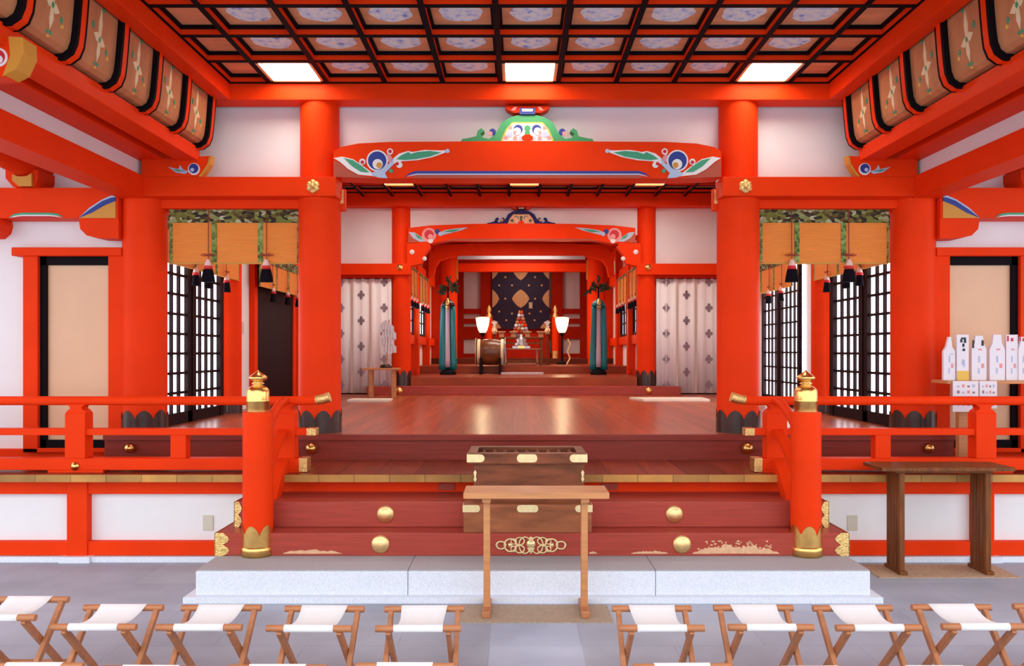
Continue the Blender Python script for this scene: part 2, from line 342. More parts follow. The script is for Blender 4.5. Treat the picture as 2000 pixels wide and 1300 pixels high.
# wooden steps
for (yf, z0, z1, xe, lab, meds) in ((5.93, .221, .391, 2.38, 'lowest broad dark red wooden step with worn chipped face, on the stone slab', (743, 1332)),
                              (6.14, .391, .586, 2.31, 'second broad dark red wooden step with gold knobs, behind the offertory box', (753, 1317))):
    t = thing('wooden_step', lab, 'step', (0, yf, z0))
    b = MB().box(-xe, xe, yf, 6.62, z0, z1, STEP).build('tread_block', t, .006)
    for s in (-1, 1):
        k = .095 if yf < 6 else .05
        m = MB()
        pts = [(s*(xe+.004), z0), (s*(xe+.004), z1+.003), (s*(xe-k*.6), z1+.003)] + [(s*(xe-k*(.6+.5*abs(sin(i*pi/4)))), z1-(z1-z0)*i/8) for i in range(1, 9)]
        m.prism(pts, yf-.006, yf+.01, GOLDE)
        m.box(s*(xe-.0), s*(xe+.006), yf-.006, 6.6, z0, z1+.003, GOLDE)
        m.build('corner_fitting', t)
    for px in meds:
        MB().dome(X(px, yf), yf, (z0+z1)/2+.003, .068, .03, SATIN).build('nail_cover', t)
    if yf < 6:
        m = MB()                                                    # chips of bare wood along the bottom edge
        random.seed(11)
        def chip(pa, pb, hmax, n):
            top = []; 
            for i in range(n+1):
                u = i/n; e = sin(pi*u)**.6
                top.append((pa+(pb-pa)*u, 1080-hmax*e*random.uniform(.45, 1)))
            bot = [(pb-(pb-pa)*i/6, 1081-0.5*random.random()) for i in range(7)]
            m.plate(px_pts(top+bot, yf), yf, .0015, chipm)
        chipm = mat('bare_wood_chip', (0.72, 0.42, 0.24), 0.7, noise=.15, nscale=30)
        chip(553, 668, 9, 16); chip(1352, 1522, 19, 34); chip(1233, 1305, 6, 22); chip(1150, 1166, 5, 6)
        for k in range(60):
            px = random.gauss(1430, 45); py = random.uniform(1056, 1074); w_ = random.uniform(1.5, 5)
            m.plate(px_pts([(px, py), (px+w_, py-2), (px+w_*1.6, py), (px+w_, py+2)], yf), yf, .0012, chipm)
        m.build('worn_patch', t)
        # openwork gilt ornament in the middle of the riser
        m = MB(); y = yf; oc = X(1037, yf); zc = (z0+z1)/2-.003
        def ring(cx, cz, rx, rz, th):
            pth = [(cx+rx*cos(a*pi/10), y-.006, cz+rz*sin(a*pi/10)) for a in range(21)]
            m.tube(pth, th, GOLDP, 6, False)
        for sx in (-1, 1):
            ring(oc+sx*.225, zc, .035, .028, .007); ring(oc+sx*.155, zc, .045, .048, .007); ring(oc+sx*.085, zc+.03, .035, .028, .006)
            ring(oc+sx*.085, zc-.03, .035, .028, .006); ring(oc+sx*.045, zc, .045, .062, .006); ring(oc+sx*.13, zc+.028, .02, .02, .005); ring(oc+sx*.13, zc-.028, .02, .02, .005)
            m.dome(oc+sx*.155, y, zc, .018, .012, GOLDP); m.plate([(oc+sx*.25, zc+.012), (oc+sx*.27, zc), (oc+sx*.25, zc-.012)], y, .008, GOLDP)
        m.dome(oc, y, zc+.008, .034, .018, GOLDP); m.plate([(oc-.03, zc-.02), (oc+.03, zc-.02), (oc, zc-.066)], y, .01, GOLDP); m.dome(oc, y, zc+.05, .015, .01, GOLDP)
        m.build('gilt_openwork', t)

# ---------------------------------------------------------------- pillars
def pillar(x, y, r, z0, z1, label, base=True, r_up=None, name='pillar', group=None, bh=.215):
    t = thing(name, label, 'pillar', (x, y, z0), group)
    m = MB().cyl((x, y, z0), (x, y, z1 if r_up is None else 3.22), r, RED, 40)
    if r_up: m.cyl((x, y, 3.22), (x, y, z1), r_up, RED, 40)
    m.build('shaft', t)
    if base:
        n = 72; vs = []; rr = r+.008
        for k in range(n):
            a = 2*pi*k/n; h = bh*(.62+.38*abs(sin(a*4))**.7)
            vs += [(x+rr*cos(a), y+rr*sin(a), z0), (x+rr*cos(a), y+rr*sin(a), z0+h)]
        MB().add(vs, [(2*k, 2*((k+1) % n), 2*((k+1) % n)+1, 2*k+1) for k in range(n)], COPPER, True).build('copper_base', t)
        tag(t.children[-1], 'dark scalloped copper base wrap')
    return t
for s in (-1, 1):
    pillar(s*XA, YA, .20, ZH, 4.13, 'thick vermilion pillar %s of the hall opening, with scalloped copper base' % side_word[s], r_up=.185)
    pillar(s*XS, YA, .20, ZH, 3.25, 'vermilion pillar between the bamboo blind and the cream door on the %s' % side_word[s])
    pillar(s*XB, YB, .175, 1.143, 4.42, 'slimmer vermilion pillar at the back of the hall, beside the %s patterned curtain' % side_word[s], bh=.28)

# ---------------------------------------------------------------- front wall (row A), beams
struct(MB().box(-3.7, -1.85, YA+.06, YA+.2, 3.3, 4.7, WHITE).box(1.85, 3.7, YA+.06, YA+.2, 3.3, 4.7, WHITE).box(-1.85, 1.85, YA+.06, YA+.2, 3.6, 4.7, WHITE), 'wall_front', 0)
struct(MB().box(-3.9, 3.9, 7.40, 7.62, 4.12, 4.40, RED), None, .006)
for s in (-1, 1):
    # nageshi over blind bay
    t = thing('tie_beam', 'vermilion tie beam with gold flower stud above the %s bamboo blind' % side_word[s], 'beam', (s*2.7, 7.5, 3.21))
    MB().box(s*(XA-.21), s*3.62, 7.36, 7.62, 3.21, 3.39, RED).build('beam_body', t, .006)
    m = MB(); cx = s*2.02; zc = 3.30
    for k in range(6):
        a = pi/2+k*pi/3; m.dome(cx+.036*cos(a), 7.36, zc+.036*sin(a), .028, .014, GOLDE)
    m.dome(cx, 7.36, zc, .03, .035, GOLDE); m.build('flower_stud', t)
    struct(MB().box(s*(XA), s*3.62, 7.53, 7.7, 3.125, 3.21, RED))
    # tie beam end facing into the nave opening
    t = thing('projecting_beam', 'small vermilion beam end with gilt cap beside the %s pillar top' % side_word[s], 'beam', (s*1.76, 7.7, 3.1))
    MB().box(s*1.775, s*1.87, 7.60, 7.68, 3.12, 3.33, RED).build('beam_body', t, .004)
    MB().box(s*1.785, s*1.84, 7.590, 7.605, 3.18, 3.32, GOLDE).build('gilt_cap', t, .003)
    # bracket nose with cloud carving
    t = thing('carved_bracket', 'carved vermilion bracket arm with blue cloud scroll, %s end of tie beam' % side_word[s], 'bracket', (s*3.35, 7.45, 3.39))
    d = 7.36
    oc = [(2.965, 3.585), (2.98, 3.51), (3.025, 3.44), (3.065, 3.39)]
    MB().prism([(s*3.62, 3.39), (s*3.62, 3.56), (s*3.14, 3.56), (s*3.12, 3.575)]+[(s*(a+.012), b) for a, b in oc], d, 7.44, RED).build('arm', t, .004)
    MB().prism([(s*a, b) for a, b in oc]+[(s*(a+.022), b) for a, b in oc[::-1]], d-.004, 7.44, OCHRE).build('ochre_edge', t)
    m = MB(); c = s*3.13
    m.lathe(c, 0, [(.056, d), (.056, d-.005), (.001, d-.006)], PWHITE, 20, False, 'y', 3.46)
    m.lathe(c, 0, [(.044, d-.005), (.044, d-.009), (.001, d-.0095)], PBLUE, 20, False, 'y', 3.465)
    m.lathe(c+s*.012, 0, [(.018, d-.009), (.018, d-.012), (.001, d-.0125)], PLBLUE, 16, False, 'y', 3.452)
    m.plate([(c+s*.05, 3.44), (c+s*.1, 3.455), (c+s*.13, 3.50), (c+s*.14, 3.46), (c+s*.24, 3.48), (c+s*.17, 3.43), (c+s*.08, 3.415)], d, .005, PLBLUE)
    m.plate([(c+s*.07, 3.44), (c+s*.13, 3.45), (c+s*.2, 3.462), (c+s*.15, 3.437)], d, .009, PGREEN)
    m.build('cloud_scroll', t)

# main rainbow beam
def rainbow(name, label, d, y1, outline, cuts, orn, line):
    t = thing(name, label, 'beam', (0, (d+y1)/2, min(Z(p[1], d) for p in outline)))
    MB().prism(px_pts(outline, d), d, y1, RED).build('beam_body', t, .008)
    for s_, pts in enumerate(cuts): MB().plate(px_pts(pts, d), d, .006, PBROWN).build('cut_end_shade', t)  # flat red-brown plates paint the shade of the hollowed cut ends
    for m in orn: m.build('painted_scroll', t)
    if line: line.build('painted_line', t)
    return t
d = 7.38
def mir(pts, c): return [(2*c-a, b) for a, b in pts]
out = [(651, 296), (665, 287), (700, 280), (760, 277), (900, 276), (1030, 275)]; out = out+mir(out[:-1], 1030)[::-1]
bot = [(1409, 345), (1330, 348), (1030, 348), (730, 348), (651, 345)]
def scroll(c, mirror):
    f = (lambda p: mir(p, 1030)) if mirror else (lambda p: p)
    m = MB(); L = lambda pts, t_, mt: m.plate(px_pts(f(pts), d), d, t_, mt)
    L([(652, 309), (668, 306), (690, 311), (712, 326), (728, 338), (748, 346), (700, 341), (680, 330), (664, 316)], .007, PWHITE)
    L([(672, 309), (690, 313), (708, 325), (722, 337), (706, 336), (688, 325)], .009, PGREEN)
    L([(766, 311), (780, 300), (797, 295), (806, 297), (830, 293), (860, 294), (878, 293), (870, 298), (845, 307), (815, 313), (785, 315), (770, 320), (760, 322)], .007, PWHITE)
    L([(774, 311), (785, 303), (798, 297), (803, 301), (815, 297), (840, 295), (862, 298), (840, 306), (812, 311), (790, 313)], .009, PGREEN)
    C = lambda px, py, r, t_, mt: m.lathe(X(2060-px if mirror else px, d), 0, [(r*d/F, d), (r*d/F, d-t_), (.0005, d-t_-.0005)], mt, 24, False, 'y', Z(py, d))
    C(737, 314, 21, .008, PWHITE); C(737, 314, 18, .010, PBLUE); C(738, 321, 10, .012, PWHITE); C(741, 323, 5.5, .014, OCHRE)
    C(762, 296, 6, .008, PWHITE); C(762, 296, 3.5, .010, PCRIM); C(708, 316, 6, .008, PWHITE); C(708, 317, 3.5, .010, PCRIM)
    C(780, 322, 6, .008, PWHITE); C(776, 320, 3.5, .010, PCRIM); C(874, 295, 4, .010, PLBLUE); C(764, 334, 4, .010, PGREEN)
    L([(725, 338), (745, 331), (762, 318), (770, 308), (768, 322), (752, 338), (757, 348), (740, 347), (728, 343)], .009, PLBLUE)
    L([(757, 300), (763, 303), (768, 312), (760, 318), (755, 312)], .007, PPINK)
    return m
ln = MB().plate(px_pts([(790, 346), (800, 338), (812, 334), (1248, 334), (1260, 338), (1270, 346), (1262, 341), (1248, 338.5), (812, 338.5), (800, 341)], d), d, .006, PBLUE)
ln.plate(px_pts([(794, 345), (803, 341.5), (814, 339), (1246, 339), (1257, 341.5), (1266, 345), (1257, 343.5), (1246, 341.5), (814, 341.5), (803, 343.5)], d), d, .005, PLBLUE)
ln.plate(px_pts([(812, 342), (1248, 342), (1256, 348), (804, 348)], d), d, .004, PBROWN)
cut = [(652, 313), (664, 318), (680, 332), (700, 342), (730, 348), (652, 345.5)]
rainbow('rainbow_beam', 'great curved vermilion beam with blue flower scrolls across the hall opening', d, 7.62, out+bot, [cut, mir(cut, 1030)], [scroll(0, False), scroll(0, True)], ln)

# frog-leg strut (kaerumata), green
def frog(d, cx, cy, k, body, label, cols=True, dep=.12):
    t = thing('frog_leg_strut', label, 'ornament', (X(cx, d), d, Z(cy, d)))
    half = [(0, -50), (20, -50), (34, -46), (42, -41), (50, -36), (56, -24), (64, -12), (74, -4), (86, -6), (92, -14), (84, -20), (90, -25), (97, -20), (100, -9), (118, -5), (127, -4), (130, 1), (0, 1)]
    o1 = [(cx+a*k, cy+b*k) for a, b in half[:-1]]; o2 = [(cx-a*k, cy+b*k) for a, b in half[1:-1]][::-1]
    MB().prism(px_pts(o1+o2, d), d, d+dep, body).build('carved_frame', t, .004)
    inn = [(0, -36), (30, -36), (42, -22), (52, 1)]
    o1 = [(cx+a*k, cy+b*k) for a, b in inn]; o2 = [(cx-a*k, cy+b*k) for a, b in inn[1:]][::-1]
    m = MB().plate(px_pts(o1+o2, d), d, .006, PYELL if cols else OCHRE)
    sc = lambda pts, q: [(cx+(a-cx)*q, cy+(b-cy)*q) for a, b in pts]
    m.plate(px_pts(sc(o1+o2, .93), d), d, .009, PWHITE if cols else TAN)
    C = lambda a, b, r, t_, mt: m.lathe(X(cx+a*k, d), 0, [(r*k*d/F, d), (r*k*d/F, d-t_), (.0005, d-t_-.0005)], mt, 16, False, 'y', Z(cy+b*k, d))
    for q in (-1, 1):
        C(q*18, -22, 9, .012, PBLUE if cols else COPPER); C(q*20, -18, 7.5, .015, PWHITE if cols else TAN); C(q*24, -16, 3, .017, PPINK); C(q*34, -12, 6, .012, PLBLUE if cols else LEAF); C(q*33, -25, 3.5, .012, PPINK)
        C(q*24, -5, 4, .012, PPINK); C(q*13, -6, 3.5, .012, PLBLUE); C(q*42, -6, 4, .012, PPINK); C(q*68, -17, 6.5, .010, PBLUE if cols else COPPER); C(q*72, -14, 4, .012, PPINK)
    C(0, -24, 6, .013, PGREEN2 if cols else LEAF); C(0, -15, 5, .013, PGREEN2 if cols else LEAF); C(0, -6, 8, .013, RED); C(-6, -5, 5, .014, RED); C(6, -5, 5, .014, RED)
    m.build('flower_carving', t)
    # bearing block on top
    m = MB().prism(px_pts([(cx-44*k, cy-68*k), (cx+44*k, cy-68*k), (cx+40*k, cy-62*k), (cx+26*k, cy-55*k), (cx-26*k, cy-55*k), (cx-40*k, cy-62*k)], d), d, d+dep, RED)
    m.plate(px_pts([(cx-16*k, cy-63*k), (cx+16*k, cy-63*k), (cx+15*k, cy-51*k), (cx-15*k, cy-51*k)], d), d, .02, PBLUE if cols else DARKW)
    m.plate(px_pts([(cx-11*k, cy-61*k), (cx+11*k, cy-61*k), (cx+10*k, cy-56*k), (cx-10*k, cy-56*k)], d), d, .026, PWHITE)
    for q in (-1, 1): m.plate(px_pts([(cx+q*20*k, cy-66*k), (cx+q*26*k, cy-66*k), (cx+q*32*k, cy-59*k), (cx+q*24*k, cy-59*k)], d), d, .008, PPINK)
    m.build('bearing_block', t, .002)
    return t
frog(7.5, 1030, 275, 1.0, PGREEN2, 'bright green carved frog-leg strut above the great curved beam')

def lamp(t, x, y, z, sx, sy, w, col=(1, .90, .80)):
    l = bpy.data.lights.new('lamp_light', 'AREA'); l.shape = 'RECTANGLE'; l.size = sx; l.size_y = sy; l.energy = w; l.color = col
    o = bpy.data.objects.new('lamp_light', l); COL.objects.link(o); o.parent = t; o.location = Vector((x, y, z))-wloc(t)
# ---------------------------------------------------------------- front ceiling with coffers
def coffers(xs, ys, zb, name, board, roundel, rib=.042, hgt=.078, lights=(), edge=True):
    c = MB().box(xs[0]-.05, xs[-1]+.05, ys[0]-.05, ys[-1]+.05, zb+hgt, zb+hgt+.05, board).build(name, None, 0); c['kind'] = 'structure'
    m = MB(); k = MB(); q = MB()
    for x in xs:
        m.box(x-rib/2, x+rib/2, ys[0], ys[-1], zb+.006, zb+hgt, RED); k.box(x-rib/2-.002, x+rib/2+.002, ys[0], ys[-1], zb, zb+.006, BLACK)
    for y in ys:
        m.box(xs[0], xs[-1], y-rib/2, y+rib/2, zb+.007, zb+hgt, RED); k.box(xs[0], xs[-1], y-rib/2-.002, y+rib/2+.002, zb+.001, zb+.007, BLACK)
    for i in range(len(xs)-1):
        for j in range(len(ys)-1):
            a0, a1, b0, b1 = xs[i]+rib/2, xs[i+1]-rib/2, ys[j]+rib/2, ys[j+1]-rib/2; e = .022
            if (i, j) in lights: continue
            for bx in ((a0, a1, b0, b0+e), (a0, a1, b1-e, b1), (a0, a0+e, b0, b1), (a1-e, a1, b0, b1)): q.box(*bx, zb+hgt-.028, zb+hgt+.002, BLACK)
            if roundel and 0 < i < len(xs)-2:
                cx, cy = (a0+a1)/2, (b0+b1)/2; n = 28; r0 = (a1-a0)*.33; ph = random.random()*6
                pts = [(cx+(r0*(1+.05*sin(7*t_*2*pi/n+ph)))*cos(t_*2*pi/n), cy+(r0*(1+.05*sin(5*t_*2*pi/n+ph)))*sin(t_*2*pi/n)) for t_ in range(n)]
                p = MB().prism(pts, zb+hgt-.004, zb+hgt+.001, ROUND, 'xy').build('painted_roundel', c)
    m.build('lattice', c); k.build('lattice_edge', c); q.build('coffer_moulding', c)
    return c
xs = [-2.81]+[-2.43+.54*i for i in range(10)]+[2.81]
ys = [3.56+.547*i for i in range(7)]+[7.39]
LC = [(2, 6), (6, 6), (10, 6)]
LC = [(1, 6), (5, 6), (9, 6)]
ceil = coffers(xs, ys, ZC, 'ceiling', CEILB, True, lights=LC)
for (i, j), wd in zip(LC, ('left', 'middle', 'right')):
    t = thing('ceiling_light', 'bright white recessed ceiling light in the front coffered ceiling, %s one of three' % wd, 'light', ((xs[i]+xs[i+1])/2, (ys[j]+ys[j+1])/2, ZC+.02), 'recessed lights of the front ceiling')
    a0, a1, b0, b1 = xs[i]+.021, xs[i+1]-.021, ys[j]+.021, ys[j+1]-.021
    MB().box(a0+.03, a1-.03, b0+.03, b1-.03, ZC+.055, ZC+.07, LAMP).build('diffuser', t)
    m = MB(); fr = mat('glow_frame_%s' % wd, (.85, .45, .2), .5)  # light orange frame colour stands for the glow around the lamp
    for bx in ((a0, a1, b0, b0+.03), (a0, a1, b1-.03, b1), (a0, a0+.03, b0, b1), (a1-.03, a1, b0, b1)): m.box(*bx, ZC+.004, ZC+.072, fr)
    m.build('frame', t)
# roof slab keeping the sky out above
struct(MB().box(-6.4, 6.4, 2.4, 7.7, 4.40, 4.5, REDD), 'ceiling', 0)
# front edge beam of the coffered area, behind the viewer's head
struct(MB().box(-2.9, 2.9, 3.40, 3.54, 4.12, 4.40, RED))

# cove, purlins and side walls of the front bay
for s in (-1, 1):
    struct(MB().box(s*2.81, s*2.95, 3.4, 7.42, 4.12, 4.40, RED), None, .004)
    path = [(2.975, 4.16), (2.98, 4.08), (2.99, 3.95), (3.0, 3.84), (3.01, 3.765), (3.03, 3.715), (3.065, 3.69), (3.12, 3.685)]
    def band(off, th):
        P = [Vector((a, b)) for a, b in path]; a_ = []; b_ = []
        for i, p in enumerate(P):
            t_ = (P[min(i+1, len(P)-1)]-P[max(i-1, 0)]).normalized(); n_ = Vector((t_.y, -t_.x))
            a_.append(p+n_*off); b_.append(p+n_*(off+th))
        return [(s*p.x, p.y) for p in a_+b_[::-1]]
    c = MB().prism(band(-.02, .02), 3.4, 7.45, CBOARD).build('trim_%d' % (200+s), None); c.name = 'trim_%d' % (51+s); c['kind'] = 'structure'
    for i in range(8):
        yr = 7.35-.546*i
        MB().prism(band(0, .044), yr-.026, yr+.026, RED).prism(band(.001, .040), yr-.052, yr-.0262, BLACK).prism(band(.001, .040), yr+.0262, yr+.052, BLACK).build('cove_rib', c)
        if i < 7:
            yc = yr-.273; m = MB()
            # flower painting: cream petals, green leaves, yellow buds on the sloping board
            def at(u, v):   # u across (y), v down
                P = path; L = v*(len(P)-3); j = min(int(L), len(P)-2); f = L-j
                a = P[j][0]+(P[j+1][0]-P[j][0])*f; b = P[j][1]+(P[j+1][1]-P[j][1])*f
                return (s*(a-.004), yc+u, b)
            def blob(pts, mt, lift=0):
                vs = [at(u, v) for u, v in pts]; vs = [(x-s*lift, y, z) for x, y, z in vs]; n = len(vs)
                vb = [(x+s*(.004+lift), y, z) for x, y, z in vs]
                m.add(vs+vb, [tuple(range(n)), tuple(range(2*n-1, n-1, -1))]+[(k_, (k_+1) % n, (k_+1) % n+n, k_+n) for k_ in range(n)], mt)
            blob([(0, .12), (.022, .30), (.012, .48), (-.012, .48), (-.022, .30)], PCREAM)
            blob([(0, .84), (.020, .66), (.012, .48), (-.012, .48), (-.020, .66)], PCREAM)
            blob([(-.075, .44), (-.03, .40), (0, .46), (-.03, .52)], PCREAM); blob([(.075, .52), (.03, .44), (0, .48), (.03, .56)], PCREAM)
            for (u, v, mt) in ((.03, .10, PGREEN), (-.09, .36, PGREEN), (.10, .58, PGREEN), (-.012, .90, PGREEN), (.02, .90, PGREEN), (.004, 1.0, PYELL), (.115, .66, PYELL), (.0, .48, PGREEN2)):
                blob([(u-.016, v), (u, v-.045), (u+.016, v), (u, v+.045)], mt, .001)
            m.build('flower_painting', c)
    # purlin under the cove, then the beam and plaster strip of the side wall
    struct(MB().box(s*3.09, s*3.30, 3.0, 7.40, 3.54, 3.665, RED), None, .006)
    struct(MB().box(s*3.42, s*3.70, 3.0, 7.58, 3.55, 3.78, RED), None, .006)
    struct(MB().box(s*3.28, s*3.45, 3.0, 7.58, 3.66, 3.72, REDD), None, 0)
    struct(MB().box(s*3.66, s*3.76, 2.6, 7.62, 3.3, 4.4, WHITE), 'wall_%s' % side_word[s], 0)
    struct(MB().box(s*3.60, s*3.86, 2.6, 7.50, 3.20, 3.40, RED), None, .006)
    # aisle ceiling and its lengthwise round beam resting on a yellow bracket
    struct(MB().box(s*3.76, s*6.4, 2.4, 7.7, 3.95, 4.0, REDD), 'ceiling', 0)
    t = thing('aisle_beam', 'rounded vermilion beam running toward the viewer over the %s aisle' % side_word[s], 'beam', (s*4.72, 5.2, 3.4))
    MB().tube([(s*4.72, 7.6, 3.52), (s*4.72, 7.2, 3.55), (s*4.72, 6.4, 3.62), (s*4.72, 5.2, 3.66), (s*4.72, 2.6, 3.66)], .15, RED, 20).build('beam_body', t)
    t = thing('bracket_block', 'ochre and red bracket block carrying the aisle beam on the %s' % side_word[s], 'bracket', (s*4.72, 7.45, 3.29))
    MB().prism([(s*4.60, 3.29), (s*4.80, 3.29), (s*4.87, 3.37), (s*4.87, 3.45), (s*4.57, 3.45), (s*4.57, 3.37)], 7.33, 7.6, RED).build('block', t, .004)
    MB().prism([(s*4.61, 3.29), (s*4.73, 3.29), (s*4.79, 3.34), (s*4.79, 3.40), (s*4.74, 3.38), (s*4.66, 3.38), (s*4.61, 3.41)], 7.30, 7.36, OCHRE).build('ochre_nose', t, .004)
    # white swirl bracket nose near the viewer
    d = 5.0
    t = thing('swirl_bracket', 'red bracket nose with ochre end and crimson swirl, high on the far %s' % side_word[s], 'bracket', (s*3.2, 4.7, 3.36))
    MB().prism([(s*3.66, 3.36), (s*3.66, 3.58), (s*3.07, 3.59), (s*3.055, 3.48), (s*3.10, 3.36)], 4.6, 4.72, RED).build('arm', t, .005)
    MB().prism([(s*3.075, 3.592), (s*2.99, 3.585), (s*2.985, 3.50), (s*3.03, 3.40), (s*3.11, 3.36), (s*3.065, 3.48)], 4.595, 4.725, OCHRE).build('ochre_end', t, .005)
    m = MB(); c = s*3.135
    m.lathe(c, 0, [(.055, 4.6), (.055, 4.594), (.001, 4.593)], PWHITE, 20, False, 'y', 3.47); m.lathe(c, 0, [(.042, 4.595), (.042, 4.590), (.001, 4.589)], PCRIM, 20, False, 'y', 3.47)
    m.lathe(c-s*.008, 0, [(.024, 4.591), (.024, 4.586), (.001, 4.585)], PWHITE, 20, False, 'y', 3.455); m.build('swirl', t)

    # ------------ outer front wall with door
    struct(MB().box(s*3.8, s*6.2, YA, YA+.12, ZV, 4.0, WHITE), 'wall_%s' % side_word[s], 0)
    struct(MB().box(s*3.95, s*6.2, YA-.06, YA+.02, ZV, .826, RED))
    d = 7.5
    t = thing('side_beam', 'vermilion beam with green arch line and ochre wing over the %s cream door' % side_word[s], 'beam', (s*5.0, 7.5, 3.02))
    a = [(s*3.86, 3.30), (s*6.2, 3.30), (s*6.2, 3.02), (s*4.9, 3.02), (s*4.87, 2.99), (s*4.24, 2.99), (s*4.21, 3.02), (s*3.86, 3.02)]
    MB().prism([(s*3.86, 3.295), (s*6.2, 3.295), (s*6.2, 3.01), (s*3.86, 3.01)], d-.1, 7.62, RED).build('beam_body', t, .005)
    MB().prism([(s*3.86, 3.01), (s*4.22, 3.01), (s*4.23, 2.98), (s*4.22, 2.91), (s*4.16, 2.85), (s*4.05, 2.825), (s*3.86, 2.82)], d-.09, 7.61, RED).build('support_arm', t, .005)
    MB().plate([(s*3.88, 3.01), (s*4.22, 3.01), (s*4.05, 3.12), (s*3.88, 3.19)], d-.1, .006, OCHRE).build('ochre_wing', t)
    m = MB().plate([(s*4.22, 3.012), (s*4.12, 3.095), (s*4.0, 3.17), (s*3.92, 3.205), (s*3.88, 3.205), (s*3.88, 3.17), (s*3.98, 3.13), (s*4.1, 3.06)], d-.1, .009, PBLUE)
    m.plate([(s*4.22, 3.014), (s*4.12, 3.108), (s*4.0, 3.185), (s*3.92, 3.22), (s*3.88, 3.22), (s*3.88, 3.205), (s*3.92, 3.20), (s*4.0, 3.17), (s*4.12, 3.09)], d-.1, .011, PLBLUE)
    m.plate([(s*4.36, 3.015), (s*4.42, 3.05), (s*4.50, 3.06), (s*4.76, 3.06), (s*4.84, 3.045), (s*4.88, 3.015), (s*4.83, 3.032), (s*4.76, 3.04), (s*4.5, 3.04), (s*4.42, 3.034)], d-.1, .008, PGREEN)
    m.plate([(s*4.38, 3.012), (s*4.43, 3.032), (s*4.50, 3.04), (s*4.76, 3.04), (s*4.83, 3.03), (s*4.87, 3.012), (s*4.82, 3.02), (s*4.76, 3.028), (s*4.5, 3.028), (s*4.43, 3.022)], d-.1, .010, PWHITE)
    m.plate([(s*4.42, 3.012), (s*4.45, 3.024), (s*4.80, 3.024), (s*4.83, 3.012)], d-.1, .009, PCRIM)
    m.build('painted_lines', t)
    MB().prism([(s*6.2, 3.01), (s*4.98, 3.01), (s*4.97, 2.96), (s*4.99, 2.89), (s*5.05, 2.84), (s*6.2, 2.82)], d-.09, 7.61, RED).build('support_arm', t, .005)
    # door: red frame, black inner frame, cream panel
    dr = thing('door_%d' % (1 if s < 0 else 2), None, None, (s*4.45, 7.6, ZV), kind='structure')
    xo, xi = (4.86, 3.90)
    m = MB().box(s*4.90, s*3.86, 7.46, 7.62, 2.665, 2.745, RED)
    m.box(s*4.81, s*4.67, 7.49, 7.61, .80, 2.67, RED).box(s*4.00, s*3.86, 7.49, 7.61, .80, 2.67, RED).box(s*4.81, s*3.86, 7.49, 7.61, .80, .84, RED)
    m.build('frame', dr, .005)
    MB().box(s*4.67, s*4.61, 7.53, 7.61, .84, 2.665, BLACK).box(s*4.67, s*4.0, 7.53, 7.61, 2.585, 2.665, BLACK).box(s*4.67, s*4.0, 7.53, 7.61, .84, .915, BLACK).build('inner_frame', dr)
    MB().box(s*4.61, s*4.0, 7.56, 7.60, .915, 2.585, CREAM).build('panel', dr)
    # side wall further out, for a closed corner
# ---------------------------------------------------------------- the hall between rows A and B
def lattice_window(name, s, x, y0, y1, z0, z1, cols, rows, panels, pane, fr=.05, bar_=.022, base=.12):
    t = thing(name, None, None, (s*x, (y0+y1)/2, z0), kind='structure')
    MB().box(s*(x+.045), s*(x+.055), y0, y1, z0, z1, pane).build('pane', t)
    m = MB(); g = MB(); L = (y1-y0)/panels
    m.box(s*x, s*(x+.05), y0, y1, z0, z0+base, DARKW).box(s*x, s*(x+.05), y0, y1, z1-fr, z1, DARKW)
    for p in range(panels):
        a = y0+p*L; b = a+L
        m.box(s*(x-.01*(p % 2)), s*(x+.05), a, a+fr, z0, z1, DARKW).box(s*(x-.01*(p % 2)), s*(x+.05), b-fr, b, z0, z1, DARKW)
        for c in range(1, cols):
            yc = a+fr+(L-2*fr)*c/cols; g.box(s*(x+.012), s*(x+.046), yc-bar_/2, yc+bar_/2, z0+base, z1-fr, DARKW)
    for r in range(1, rows):
        zc = z0+base+(z1-fr-z0-base)*r/rows; g.box(s*(x+.014), s*(x+.046), y0, y1, zc-bar_/2, zc+bar_/2, DARKW)
    m.build('window_frame', t); g.build('muntins', t)
    return t
wn = 1
for s in (-1, 1):
    struct(MB().box(s*3.80, s*3.95, 7.7, 14.6, ZV, 4.7, WHITE), 'wall_hall_%s' % side_word[s], 0)
    lattice_window('window_%d' % wn, s, 3.72, 7.82, 9.66, ZH, 3.10, 4, 9, 2, PANEM, .10, .028); wn += 1
    if s > 0: lattice_window('window_%d' % wn, s, 3.72, 10.75, 12.35, ZH, 3.10, 4, 9, 2, PANEB, .07, .026); wn += 1
    else:
        t = thing('door_3', None, None, (s*3.74, 11.8, ZH), kind='structure')
        MB().box(s*3.74, s*3.80, 10.95, 12.7, ZH, 3.1, DARKW).build('panel', t)
        MB().box(s*3.72, s*3.80, 10.83, 10.95, ZH, 3.1, RED).box(s*3.72, s*3.80, 12.7, 12.85, ZH, 3.1, RED).build('frame', t, .003)
    struct(MB().box(s*3.66, s*3.82, 7.7, 14.5, 3.12, 3.38, RED))
    struct(MB().box(s*3.70, s*3.82, 7.7, 14.5, 4.3, 4.6, RED))
    pillar(s*3.74, 9.98, .13, ZH, 4.5, 'vermilion side wall pillar inside the hall, behind the %s bamboo blind' % side_word[s], bh=.2)
    pillar(s*3.74, 13.1, .14, ZH, 4.5, 'rear side wall pillar inside the hall on the %s' % side_word[s], False)
tag(MB().box(-3.805, -3.79, 10.52, 10.60, 2.0, 2.16, OUTL).build('wall_switch', None, .003), 'small beige switch plate on the white strip of wall inside the left bay', 'switch')
